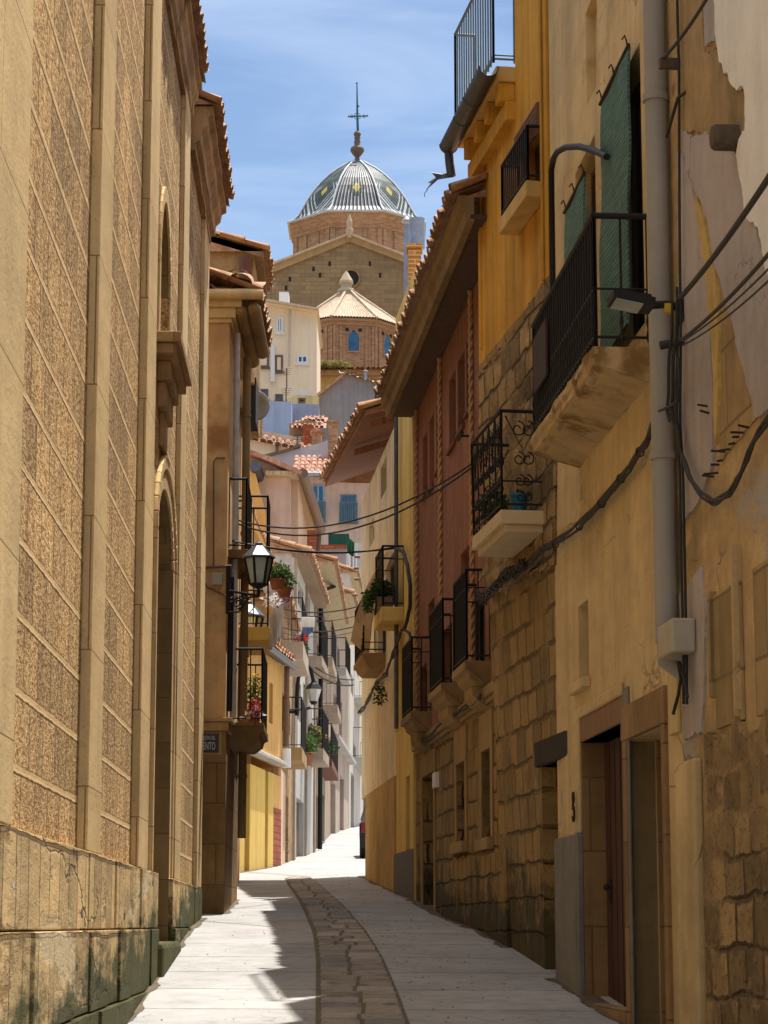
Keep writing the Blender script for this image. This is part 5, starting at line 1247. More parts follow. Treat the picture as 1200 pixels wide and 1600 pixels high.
# tan house (490-515)
Ft, th_ = row('tan_house', 'tan house with black shuttered windows and a bent black drainpipe', (-2.05, 70), (-1.92, 85), gz(893, 72), 'tan', .55, 'soffitpale', [((494,930),(499,985)), ((503,945),(508,990)), ((493,995),(498,1040)), ((501,1002),(506,1046)), ((494,1115),(499,1168)), ((503,1120),(508,1160))], doors=[((490,1235),(497,1330)), ((500,1232),(507,1312))], frame='iron')
pipe(th_, [Ft.w(6.5, .6, gz(893, 72)), Ft.w(6.5, .6, gz(915, 77)), Ft.w(1.5, .12, gz(928, 72)), Ft.w(1.5, .12, zg(72))], .07, 'iron')
balcony(Ft, th_, 1.0, 5.5, gz(1038, 73), .5, 'tan', .3, 1.1, sp=.25, label='upper balcony'); balcony(Ft, th_, 6.5, 10.5, gz(1112, 79), .5, 'tan', .3, 1.1, sp=.25, label='middle balcony'); balcony(Ft, th_, 2.2, 9.5, gz(1200, 76), .45, 'redreveal', .2, 1.1, sp=.25, label='low balcony with potted plants')
# pinkish house (515-545)
Fk, kh = row('pink_house', 'pink beige house with sloping pale eaves near the end of the lane', (-1.90, 85), (-1.47, 100), gz(934, 86), 'pinkbeige', .75, 'soffitpale', [((517,1005),(522,1050)), ((527,1008),(531,1048)), ((521,1080),(526,1120)), ((530,1090),(534,1160))], doors=[((515,1215),(524,1300)), ((531,1210),(537,1297))], frame='iron')
balcony(Fk, kh, 1.0, 5, gz(1052, 88), .5, 'whitegrey', .3, 1.1, sp=.3, label='upper balcony')
mb = MB(); mb.fbox(Fk, 0, Fk.L, 0, .3, gz(1168, 90), gz(1163, 90)); mb.build('string_course', M['whitegrey'], kh)
# white end house (540-565)
Fz, zh = row('end_house', 'bluish white house with black balconies closing the left row', (-1.46, 100), (-1.0, 118), gz(905, 102), 'white', .3, 'soffitpale', [((548,1050),(552,1090)), ((556,1000),(560,1060)), ((552,1160),(556,1190))], doors=[((548,1205),(553,1296))], frame='iron')
balcony(Fz, zh, 5, 12, gz(1096, 107), .6, 'whitegrey', .2, 1.4, sp=.3, label='upper black balcony'); balcony(Fz, zh, 4, 13, gz(1190, 107), .6, 'whitegrey', .25, 1.3, sp=.3, label='lower black balcony')
# pots on the low balconies
rnd = random.Random(8)
for k, (x, y, Y, pm, lm) in enumerate(((478,1196,64,'terracotta','leaf'),(484,1188,66,'bluepot','leaf2'),(490,1180,67,'terracotta','dryleaf'),(497,1190,72,'terracotta','dryleaf'),(505,1196,74,'redreveal','leaf'),(512,1196,77,'terracotta','leaf2'))):
    c = at(x, y, Y); lab = ['small orange pot nearest on the crowded low balcony', 'dark blue pot second on the crowded low balcony', 'orange pot with straw dry plant on the crowded balcony', 'orange pot with dry plant before the tan house', 'dark red pot with green plant before the tan house', 'farthest orange pot on the tan house low balcony'][k]
    flowerpot('flower_pot', lab, c, .22, .35, pm, [(lm, 420, (.32,.35,.32), .11, .2, 0)], 'pots on the far low balconies')
# lamp with arched bracket
t = thing('street_lantern', 'distant black lantern hanging from an arched bracket above the pots', 'street lamp', at(464, 1110, 58), 'lanterns along the lane')
mb = MB(); pts = [at(464, 1118, 58), at(464, 1085, 58), at(466, 1060, 58), at(471, 1044, 58.2), at(479, 1038, 58.3), at(486, 1046, 58.4), at(489, 1062, 58.5), at(490, 1074, 58.5)]; mb.tube(pts, .05, 8)
mb.tube([at(464, 1112, 58), at(470, 1106, 58.2), at(478, 1108, 58.4), at(484, 1106, 58.5)], .035, 6); mb.tube([at(464, 1112, 58), V((-2.32, 58, at(464,1112,58).z))], .05, 6); mb.build('bracket', M['iron'], t)
c = at(490, 1096, 58.5); mb = MB(); mb.lathe(c, [(.10,0),(.19,.30)], 6, False); mb.build('glass', M['lampglass2'], t)
mb = MB(); mb.lathe(c, [(.22,.30),(.14,.42),(.08,.46),(.05,.52),(0,.53)], 6, False); mb.lathe(c, [(.05,-.08),(.11,0)], 6); mb.build('cap', M['iron'], t)
# parked car showing its rear corner from behind the cream house
cc = ground(566, 1328); cy = min(cc.y+.3, 62); cx, cz = -.0106*cy+.86, zg(cy)
car = thing('parked_car', 'dark parked car whose rear corner shows beyond the cream house', 'car', (cx, cy, cz))
def carbody():
    prof = [(0,.28),(0,.62),(.05,.92),(.35,1.0),(.75,1.38),(2.1,1.44),(2.9,.98),(3.8,.86),(4.05,.6),(4.05,.28)]
    rows = []
    for x, k in ((-.82,.94),(-.86,1),(-.60,1.02),(0,1.04),(.60,1.02),(.86,1),(.82,.94)):
        rows.append([V((cx+x*(1 if z < 1.0 else .82), cy+y, cz+.06*y+(z-.28)*k+.28)) for y, z in prof])
    return rows
M['carpaint'] = plain('dark_car_paint', (.03,.028,.035), .25, .3, var=.1); M['tyre'] = plain('tyre', (.02,.02,.02), .85); M['taillight'] = plain('tail_light', (.16,.012,.014), .3)
rows = carbody(); mb = MB(); mb.grid(rows, True); mb.face(rows[0]); mb.face(rows[-1]); mb.build('body', M['carpaint'], car, bevel=.03)
mb = MB(); mb.box(cx-.55, cx+.55, cy+.30, cy+.55, cz+1.05, cz+1.34); mb.build('rear_window', M['glass'], car)
for sx_ in (-1, 1):
    mb = MB(); mb.box(cx+sx_*.66-.14, cx+sx_*.66+.14, cy-.02, cy+.12, cz+.66, cz+.95); mb.build('tail_light', M['taillight'], car, bevel=.02)
    for yy in (.75, 3.2):
        mb = MB(); mb.lathe((cx+sx_*.74, cy+yy, cz+.31+.06*yy), [(.0,-.1),(.30,-.1),(.32,-.05),(.32,.05),(.30,.1),(0,.1)], 20, axis='x'); w_ = mb.build('wheel', M['tyre'], car)
mb = MB(); mb.box(cx-.8, cx+.8, cy-.06, cy+.08, cz+.30, cz+.52); mb.build('bumper', M['tyre'], car, bevel=.03)
mb = MB(); mb.box(cx-.26, cx+.26, cy-.075, cy-.065, cz+.38, cz+.49); mb.build('number_plate', M['whiteframe'], car)
# ================================================================ houses on the hill
def poly(pts, Y, dep, mat, parent, name, dy=0): 
    mb = MB(); mb.prism([at(p[0], p[1], Y) for p in pts], (0, dep, 0)); return mb.build(name, M[mat], parent)
def flat(name, label, pts, Y, dep, mat, cat='house'):
    t = thing(name, label, cat, at(pts[0][0], pts[0][1], Y)); poly(pts, Y, dep, mat, t, 'wall'); return t
def hwin(parent, x0, y0, x1, y1, Y, frame='whiteframe', glass='blueglass', mull=1, proud=.06, sill=True):
    a, b = at(x0, y0, Y-.001), at(x1, y1, Y-.001); f = .12*Y/150
    mb = MB()
    for p, q, r_, s_ in ((a.x, a.x+f, b.z, a.z), (b.x-f, b.x, b.z, a.z), (a.x+f, b.x-f, a.z-f, a.z), (a.x+f, b.x-f, b.z, b.z+f)): mb.box(p, q, Y-proud, Y+.02, r_, s_)
    for k in range(mull): m_ = a.x+(b.x-a.x)*(k+1)/(mull+1); mb.box(m_-f*.4, m_+f*.4, Y-proud+.001, Y+.02, b.z+f, a.z-f)
    if sill: mb.box(a.x-f, b.x+f, Y-proud*2, Y, b.z-f, b.z-.002)
    o = mb.build('window', M[frame], parent); mb = MB(); mb.box(a.x+f*.5, b.x-f*.5, Y-proud*.4, Y-proud*.3, b.z+f*.5, a.z-f*.5); mb.build('pane', M[glass], o)
    return o
# pink block with blue windows
pk = flat('apartment_house', 'pink block with two tall blue windows closing the lane', ((460,1300),(600,1300),(600,738),(460,738)), 120, 10, 'pink')
hwin(pk, 487, 757, 507, 816, 120, 'steel', 'blueglass', 1); hwin(pk, 532, 773, 557, 816, 120, 'blueiron', 'blueglass', 1)
for (x0, x1, y) in ((486, 508, 785), (531, 558, 786)):
    a = at(x0, y, 119.6); b = at(x1, 817, 119.6); mb = MB()
    for k in range(9): mb.bar(V((a.x+(b.x-a.x)*k/8, 119.5, b.z)), V((a.x+(b.x-a.x)*k/8, 119.5, a.z)), .035)
    mb.bar(V((a.x, 119.5, a.z)), V((b.x, 119.5, a.z)), .05); mb.build('window_railing', M['blueiron'], pk)
A_ = at(456, 740, 119.4); B_ = at(610, 740, 119.4); mb = MB(); tiles(mb, A_, (1,0,0), (0,1,.45), B_.x-A_.x, 3.8, .30, .8, 5, .6); mb.build('roof', M['tile_red'], pk)
mb = MB(); mb.tube([A_+V((0,-.1,-.05)), B_+V((0,-.1,-.05))], .14, 8); mb.build('gutter', M['steel'], pk)
# dark grey party wall, red brick stub, green awning, white slanted house
gw_ = flat('grey_house', 'dark grey cement gable with slanting roof edge behind the tan house', ((478,1200),(541,1200),(541,852),(484,852),(478,870)), 106, 6, 'grey_lav')
mb = MB(); mb.prism([at(p[0], p[1], 105.8) for p in ((486,851),(541,851),(541,856),(486,856))], (0,6.4,0)); mb.build('coping', M['redbrick'], gw_)
rb = flat('brick_house', 'red brick wall stub under the pale roof edge', ((460,1000),(498,1000),(498,818),(464,815),(460,860)), 108.5, 4, 'redbrick')
mb = MB(); mb.prism([at(p[0], p[1], 108.2) for p in ((460,814),(499,814),(499,819),(460,819))], (0,4.4,0)); mb.build('coping', M['whitegrey'], rb)
mb = MB(); mb.prism([at(p[0], p[1], 112) for p in ((513,834),(545,834),(548,852),(513,852))], (0,1.2,0)); o = mb.build('green_awning', M['greencloth'], None); tag(o, 'dark green awning above the grey gable', 'awning')
M['netgreen'] = plain('green_cloth', (.012,.12,.05), .7); sheetcloth(at(541, 837, 111), at(554, 848, 111), .75, 'netgreen', 'green_netting', 'crumpled green netting right of the green awning', .14)
ww_ = flat('white_side_house', 'pale bluish white house with a slanting brown cornice behind the cream house', ((540,1220),(600,1220),(600,985),(562,920),(540,888)), 118.5, 1.2, 'white')
mb = MB(); mb.prism([at(p[0], p[1], 118.2) for p in ((538,884),(566,922),(566,930),(538,892))], (0,1.0,0)); mb.build('cornice', M['orangestone'], ww_)
for (x0, y0, x1, y1) in ((542,858,548,888), (551,862,558,900)): hwin(ww_, x0, y0, x1, y1, 118.4, 'whiteframe', 'glass', 0)
mb = MB(); mb.prism([at(p[0], p[1], 118.45) for p in ((539,848),(570,848),(570,925),(562,920),(540,888))], (0,1.0,0)); mb.build('upper_wall', M['white'], ww_)
# low cream houses with red roofs
c1 = flat('low_cream_house', 'low cream house under a pink red tiled roof strip', ((330,760),(486,760),(486,702),(388,680),(330,680)), 128, 8, 'hcream')
A_ = at(380, 682, 127.6); B_ = at(488, 706, 127.6)
mb = MB(); up = V((0,1,.30)); tiles(mb, V((A_.x-2, 127.6, A_.z+.4)), (B_-A_), up, (B_-A_).length+2, 3.6, .42, .8, 5, .6); mb.build('roof', M['tile_red'], c1)
pipe(c1, [at(433, 695, 127.8), at(433, 712, 127.8)], .09, 'brownpipe')
lv = flat('lilac_house', 'lilac grey gable wall with a dark slanting roof edge', ((405,730),(404,718),(455,704),(500,692),(540,678),(552,672),(552,740),(405,740)), 124, 1.5, 'lilac')
mb = MB(); mb.prism([at(p[0], p[1], 123.8) for p in ((402,718),(455,703),(470,697),(470,693),(455,699),(402,713))], (0,2,0)); mb.build('roof_edge', M['brownpipe'], lv)
# small roofs and chimneys cluster
cl = flat('small_brown_house', 'small brown house with pale tiles below the grey gable', ((452,706),(452,662),(480,655),(500,662),(500,706)), 134, 4, 'brickd')
mb = MB(); tiles(mb, at(458, 668, 133.5), (1,0,0), (0,1,.5), 1.9, 1.2, .25, .4, 5, 1.4); tiles(mb, at(474, 658, 134.5), (1,0,0), (0,1,.5), 1.4, 1.0, .25, .4, 5, 1.4); mb.build('roof', M['tile_red'], cl)
poly(((473,692),(473,662),(490,664),(490,692)), 132.5, 1.2, 'redbrick', cl, 'chimney')
for k, (x, y) in enumerate(((492,668),)):
    t = thing('chimney', 'small capped brown chimney right of the small brown house', 'chimney', at(x, 700, 131)); poly(((487,706),(487,674),(501,674),(501,706)), 131, .8, 'brickd', t, 'stack'); mb = MB(); mb.prism([at(p[0], p[1], 130.8) for p in ((484,674),(494,667),(505,674))], (0,1.2,0)); mb.build('cap', M['tile_red'], t)
# grey gable house
gh = flat('grey_gable_house', 'large lavender grey gable house with sunlit roof verge', ((497,760),(497,617),(540,583),(600,603),(640,615),(640,760)), 142, 8, 'grey_lav')
mb = MB(); mb.prism([at(p[0], p[1], 141.6) for p in ((495,620),(540,585),(540,580),(495,615))], (0,8.6,0)); mb.build('roof', M['tile'], gh)
mb = MB(); A_ = at(534, 582, 141.6); tiles(mb, A_, (at(640,612,141.6)-A_), (0,1,.25), 4.3, 4, .5, .9, 5, .6); mb.build('roof_slope', M['tile_pale'], gh)
for (x0,y0,x1,y1,lab,mt) in ((584,600,598,640,'banded metal chimney on the grey gable house','zinc'),(568,578,574,592,'small blue capped chimney on the grey gable roof','bluewall')):
    t = thing('chimney', lab, 'chimney', at(x0, y1, 141)); a, b = at(x0,y0,141), at(x1,y1,141); cx_ = (a.x+b.x)/2; rr = (b.x-a.x)/2*.75
    mb = MB(); mb.lathe((cx_, 141, b.z), [(rr,0),(rr,(a.z-b.z)*.45),(rr*1.15,(a.z-b.z)*.46),(rr*1.15,(a.z-b.z)*.54),(rr*.9,(a.z-b.z)*.55),(rr*.9,(a.z-b.z)*.8)], 12); mb.build('stack', M[mt], t); mb = MB(); mb.lathe((cx_, 141, b.z+(a.z-b.z)*.82), [(rr*1.6,0),(rr*1.6,.05),(0,(a.z-b.z)*.2)], 12); mb.build('cap', M['whitegrey'], t)
# blue walls
flat('blue_walled_house', 'bright blue painted parapet house below the cream apartment block', ((384,690),(384,625),(455,628),(455,680),(470,690)), 137, 4, 'bluewall')
b2_ = flat('grey_blue_house', 'grey blue parapet wall right of the bright blue wall', ((440,690),(440,630),(498,632),(498,690)), 139, 3, 'bluewall2')
ys_ = flat('low_yellow_house', 'tiny cream lean-to with a dark window on top of the grey blue wall', ((446,640),(446,625),(466,616),(498,619),(498,640)), 141, 3, 'l2trim'); hwin(ys_, 466, 622, 477, 630, 141, 'brownframe', 'dark', 0, sill=False)
# cream apartment block, turned a little to the right
cb = thing('apartment_building', 'cream apartment block with small blue windows left of the church', 'building', at(450, 640, 152))
Yc = 152; mb = MB(); a, b = at(340, 460, Yc), at(495, 488, Yc); mb.prism([at(340,700,Yc), at(495,700,Yc), at(495,489,Yc), at(340,462,Yc)], (0, 9, 0)); mb.build('wall', M['hcream'], cb)
mb = MB(); mb.prism([at(p[0], p[1], Yc-.5) for p in ((338,457),(497,484),(497,488),(338,462))], (0, 10, 0)); mb.build('cornice', M['hcream'], cb)
mb = MB(); mb.prism([at(p[0], p[1], Yc-.8) for p in ((338,453),(498,481),(498,484),(338,457))], (0, 10.6, 0)); mb.build('roof', M['tile_pale'], cb)
for (x0, y0, x1, y1, fr, gl, ml) in ((411,489,420,512,'whiteframe','blueglass',1),(432,496,442,520,'whiteframe','blueglass',1),(464,555,481,568,'whiteframe','blueglass',1),(464,611,481,617,'whiteframe','blueglass',1),(404,549,420,574,'brownframe','hcream',0),(430,555,442,581,'brownframe','hcream',0),(405,608,419,625,'brownframe','blueglass',0),(430,616,442,627,'brownframe','blueglass',0)): hwin(cb, x0, y0, x1, y1, Yc, fr, gl, ml)
pipe(cb, [at(426, 540, Yc-.15), at(426, 597, Yc-.15)], .16, 'whiteframe'); pipe(cb, [at(453, 484, Yc-.1), at(452, 572, Yc-.1)], .05, 'palepipe')
mb = MB(); mb.prism([at(p[0], p[1], Yc+1) for p in ((436,476),(451,478),(451,456),(436,456))], (0, 1.5, 0)); o = mb.build('roof_tank', M['whiteframe'], None); tag(o, 'pale blue white box on the cream apartment roof', 'water tank')
for (x, y0, y1, Y, lab) in ((424, 442, 476, 153, 'thin aerial mast on the apartment roof left of the white box'), (447, 606, 630, 141, 'thin aerial above the tiny cream lean-to'), (465, 682, 700, 127, 'aerial on the red strip roof'), (448, 575, 600, 149, 'wall aerial under the double blue window')):
    mb = MB(); mb.tube([at(x, y1+8, Y), at(x, y0, Y)], .045, 5)
    for k in range(4): p = at(x, y0+2+k*3, Y); mb.bar(p+V((-.35+.05*k,0,0)), p+V((.35-.05*k,0,.05)), .02)
    o = mb.build('television_antenna', M['brownpipe'], None); tag(o, lab, 'antenna', 'aerials on the hill roofs')
# ================================================================ church on the hill
ch = thing('domed_church', 'brick church with a glazed blue and white octagonal dome on the hill', 'church', at(558, 620, 195))
def dometile():
    m = NT('glazed_dome_tiles'); s = m.sep(m.uv); u = m.math('FRACT', s[0]); v = s[1]
    rl = m.math('ABSOLUTE', m.math('SUBTRACT', m.math('FRACT', m.math('MULTIPLY', u, 13.0)), .5))
    stripe = m.ramp(rl, [(.34, (.010,.018,.035)), (.42, (.52,.56,.60))])
    rowd = m.math('FRACT', m.math('MULTIPLY', v, 26.0)); rag = m.math('ABSOLUTE', m.math('SUBTRACT', m.math('FRACT', m.math('MULTIPLY', u, 13.0)), .5))
    dd = m.math('ADD', m.math('MULTIPLY', m.math('ABSOLUTE', m.math('SUBTRACT', u, .5)), 1.25), m.math('MULTIPLY', m.math('ABSOLUTE', m.math('SUBTRACT', v, .46)), 1.6))
    dd = m.math('SNAP', dd, .045)
    dia = m.ramp(dd, [(.0, (.46,.38,.06)), (.10, (.014,.04,.035)), (.30, (.48,.52,.56)), (.36, (.012,.03,.045)), (.50, (.012,.03,.045))], 'CONSTANT')
    side = m.math('GREATER_THAN', m.math('FRACT', m.math('MULTIPLY', m.math('FLOOR', s[0]), .5)), .25)
    c = m.mix(m.ramp(dd, [(.0, 1.0), (.29, 0.0)], 'CONSTANT'), stripe, dia)
    zig = m.ramp(m.math('FRACT', m.math('MULTIPLY', dd, 6.5)), [(0, (.012,.035,.045)), (.66, (.52,.56,.60))], 'CONSTANT')
    c = m.mix(m.math('MULTIPLY', side, .85), c, m.mix(m.ramp(dd, [(.0, 1.0), (.29, 0.0)], 'CONSTANT'), m.mix(m.ramp(v, [(.55,0.0),(.6,1.0)]), zig, (.025,.06,.06)), dia))
    c = m.mix(.6, c, m.mix(1, c, m.ramp(m.noise(m.obj, 2.2, 6, .75), [(.35, .35), (.6, 1.1)]), 'MULTIPLY')); return m.done(c, .5, m.bump(rl, .5, .12), 0, .25)
M['dometile'] = dometile(); M['domerib'] = plain('white_glazed_ridge', (.50,.53,.56), .5)
YD = 202.0; cD = at(558, 330, YD); mpp = YD/FPX*1.0
zb_ = at(558, 330, YD-6).z; RW = 109*mpp/cos(pi/8)*.985; zt_ = at(558, 258, YD).z; Hh = zt_-zb_
prof = [(1.03,0),(.945,.045),(.87,.125),(.81,.235),(.745,.36),(.66,.50),(.55,.65),(.42,.79),(.285,.905),(.165,.985),(.10,1.03)]
def octp(r, z, k, ph=pi/8): a = 2*pi*k/8+ph-pi/2-pi/4; return V((cD.x+r*cos(a), YD+r*sin(a), z))
mb = MB()
for k in range(8):
    n = 26; rows = []
    for (r, h) in prof:
        p, q = octp(r*RW, zb_+h*Hh, k), octp(r*RW, zb_+h*Hh, k+1); rows.append([p.lerp(q, j/n) for j in range(n+1)])
    mb.grid(rows, False, uvf=lambda a, b, k=k: (k+b/26*.998+.001, prof[a][1]))
mb.build('dome', M['dometile'], ch, rec=False)
do_ = MB()
for k in range(8): do_.tube([octp(r*RW, zb_+h*Hh+.05, k) for r, h in prof], .10, 6)
do_.build('dome_ribs', M['domerib'], ch)
def octring(mb, pr): 
    rows = [[octp(r, z, k) for k in range(8)] for r, z in pr]; mb.grid(rows, False, True); mb.face(rows[0]); mb.face(rows[-1])
RD = RW*.925; zdb = at(558, 440, YD).z
mb = MB(); octring(mb, [(RD, zdb), (RD, zb_-1.0)]); mb.build('drum', M['brickd'], ch)
mb = MB(); octring(mb, [(RD*1.0, zb_-1.35), (RD*1.025, zb_-1.3), (RD*1.025, zb_-1.0), (RD*1.05, zb_-.9), (RD*1.05, zb_-.5), (RW*1.0, zb_-.35), (RW*1.0, zb_-.02)]); mb.build('drum_cornice', M['brickd'], ch)
mb = MB(); octring(mb, [(RW*1.0, zb_-.018), (RW*1.035, zb_+.0), (RW*1.035, zb_+.13), (RW*.98, zb_+.2)]); mb.build('dome_edge', M['domerib'], ch)
for k in range(8):
    p, q = octp(RD, 0, k), octp(RD, 0, k+1); t_ = (q-p).normalized(); nn = V((t_.y, -t_.x, 0)); L_ = (q-p).length
    mb = MB()
    for (a, b) in ((0, .09), (.30, .36), (.64, .70), (.91, 1.0)):
        A_ = p+t_*(a*L_); B_ = p+t_*(b*L_)
        mb.hexa([V((A_.x,A_.y,zdb)), V((B_.x,B_.y,zdb)), V(((B_+nn*.14).x,(B_+nn*.14).y,zdb)), V(((A_+nn*.14).x,(A_+nn*.14).y,zdb)), V((A_.x,A_.y,zb_-1.36)), V((B_.x,B_.y,zb_-1.36)), V(((B_+nn*.14).x,(B_+nn*.14).y,zb_-1.36)), V(((A_+nn*.14).x,(A_+nn*.14).y,zb_-1.36))])
    A_ = p+t_*(.09*L_)-nn*0; B_ = p+t_*(.91*L_); z1_ = at(558, 352, YD-6).z
    mb.hexa([V((A_.x,A_.y,z1_)), V((B_.x,B_.y,z1_)), V(((B_+nn*.1).x,(B_+nn*.1).y,z1_)), V(((A_+nn*.1).x,(A_+nn*.1).y,z1_)), V((A_.x,A_.y,z1_+.2)), V((B_.x,B_.y,z1_+.2)), V(((B_+nn*.1).x,(B_+nn*.1).y,z1_+.2)), V(((A_+nn*.1).x,(A_+nn*.1).y,z1_+.2))])
    mb.build('pilaster_panel', M['brickd'], ch)
# finial and cross
def zD(y): return at(558, y, YD).z
M['finial'] = plain('finial_stone', (.13,.10,.085), .6)
mb = MB(); pf = [(11,262),(9,256),(4.5,250),(3.5,246),(8,241),(11.5,236),(10.5,231),(4.5,228),(5.5,222),(4,218),(5.5,216),(2,211)]
mb.lathe((cD.x, YD, 0), [(r*mpp, zD(y)) for r, y in pf]+[(.02, zD(210))], 16); o = mb.build('finial', M['finial'], ch)
mb = MB(); mb.lathe((cD.x, YD, zD(210)), [(.0,-6*mpp),(4.5*mpp,-4*mpp),(6.2*mpp,0),(4.5*mpp,4*mpp),(0,6*mpp)], 16); mb.build('ball', M['finial'], o)
M['crossiron'] = plain('blue_green_iron', (.03,.11,.17), .5)
mb = MB(); X0 = cD.x; mb.tube([V((X0+.05, YD, zD(206))), V((X0, YD, zD(180))), V((X0-.04, YD, zD(130)))], [.13,.11,.05], 6)
mb.tube([V((X0-14*mpp, YD, zD(182))), V((X0+16*mpp, YD, zD(181)))], .07, 6)
for dx, y in ((-14,182),(16,181),(-1,130),(1.5,166)): mb.lathe((X0+dx*mpp, YD, zD(y)), [(0,-.12),(.12,0),(0,.12)], 8)
for dx in (-9, 11): mb.tube([V((X0+dx*mpp+cos(a)*.14, YD, zD(181.5)+sin(a)*.14)) for a in [2*pi*j/10 for j in range(11)]], .03, 4)
for (dx, dz) in ((-1,-1),(1,-1),(-1,1),(1,1)): mb.tube([V((X0+dx*.28, YD, zD(181.5))), V((X0+dx*.22, YD, zD(181.5)+dz*.22)), V((X0, YD, zD(181.5)+dz*.30))], .03, 4)
mb.build('cross', M['crossiron'], ch)
# nave gable
YN = 190.0
gp = [(400,640),(400,436),(410,424),(546,370),(636,404),(660,416),(720,440),(720,640)]
mb = MB(); mb.prism([at(x, y, YN) for x, y in gp], (0, 9, 0)); mb.build('nave', M['nave'], ch)
mb = MB(); mb.prism([at(x, y, YN-.25) for x, y in ((398,434),(408,419),(546,365.5),(546,377),(410,432),(404,437))], (0, 9.5, 0)); mb.prism([at(x, y, YN-.25) for x, y in ((546.2,365.5),(636,400),(660,412),(720,436),(720,447),(660,423),(636,411),(546.2,377))], (0, 9.5, 0)); mb.build('gable_cornice', M['navetrim'], ch)
mb = MB(); mb.prism([at(x, y, YN-.6) for x, y in ((396,434),(408,416.5),(546,363),(546,366),(408,420),(398,436))], (0, 10, 0)); mb.prism([at(x, y, YN-.6) for x, y in ((546.2,363),(636,397.5),(660,410),(720,433),(720,437),(660,413),(636,401),(546.2,366))], (0, 10, 0)); mb.build('gable_roof', M['tile_pale'], ch)
mb = MB(); c = at(548, 435, YN-.12); rr = 13*mpp*.95; rows = [[c+V((cos(a)*q, dy, sin(a)*q)) for a in [2*pi*j/28 for j in range(28)]] for q, dy in ((rr*1.25, .05), (rr*1.22, -.08), (rr, -.08), (rr*.98, .08))]; mb.grid(rows, False, True); o = mb.build('round_window', M['nave'], ch)
mb = MB(); mb.face([c+V((cos(a)*rr, .0, sin(a)*rr)) for a in [2*pi*j/28 for j in range(28)]]); mb.build('pane', M['dark'], o)
for (x, y) in ((453,436),(515,412),(578,412),(500,430),(594,430),(447,450),(490,420)):
    mb = MB(); a = at(x, y, YN-.02); mb.box(a.x-.10, a.x+.10, YN-.03, YN+.02, a.z-.2, a.z+.2); mb.build('putlog_hole', M['dark'], ch)
def finial(x, y0, y1, Y, w, name='gable_finial'):
    zt, zb = at(x, y0, Y).z, at(x, y1, Y).z; H = zt-zb; xx = at(x, y1, Y).x; k = w*Y/FPX
    mb = MB(); mb.lathe((xx, Y, zb), [(k,0),(k*1.0,H*.28),(k*1.15,H*.3),(k*1.1,H*.36),(k*.75,H*.42),(k*.7,H*.55),(k*.95,H*.58),(k*.9,H*.66),(k*.35,H*.9),(k*.1,H)], 8, False, phase=pi/8); return mb.build(name, M['cornice2'], ch)
M['cornice2'] = plaster('pale_finial_stone', (.50,.40,.29), .2, .2, .5, .3, warm=0)
finial(546, 334, 372, YN-.3, 6)
# chapel with pyramidal roof
YA = 178.0; cA = at(540, 500, YA); ma = YA/FPX
def oa(r, z, k): a = 2*pi*k/8+pi/8-pi/2-pi/4+.14; return V((cA.x+3*ma+r*cos(a), YA+r*sin(a), z))
zA0, zA1, zA2 = at(540, 600, YA-4).z, at(540, 497, YA-4).z, at(540, 452, YA).z; RA = 92*ma
def oring(mb, pr):
    rows = [[oa(r, z, k) for k in range(8)] for r, z in pr]; mb.grid(rows, False, True); mb.face(rows[0]); mb.face(rows[-1])
mb = MB(); oring(mb, [(RA*.93, zA0-3), (RA*.93, zA1)]); mb.build('chapel', M['brickd'], ch)
mb = MB(); oring(mb, [(RA*.935, zA1-.55), (RA*.96, zA1-.5), (RA*.96, zA1-.25), (RA*1.0, zA1-.2), (RA*1.0, zA1+.0)]); mb.build('chapel_cornice', M['brickd'], ch)
mb = MB()
for k in range(8):
    p, q = oa(RA*1.03, zA1+.02, k), oa(RA*1.03, zA1+.02, k+1); top = V((cA.x+3*ma, YA, zA2))
    n = 15; rows = []
    for j in range(n*4+1):
        e = p.lerp(q, j/(n*4)); f = (j % 4)/4; hgt = .10*sin(pi*((j/4.0) % 1)); rows.append([e+V((0,0,hgt)), e.lerp(top, .93)+V((0,0,hgt*.3))])
    mb.grid(rows, False)
    mb.tube([p+V((0,0,.05)), p.lerp(top, .95)+V((0,0,.12))], .12, 5)
mb.build('chapel_roof', M['tile_pale'], ch)
finial(541, 424, 470, YA, 13, 'chapel_lantern')
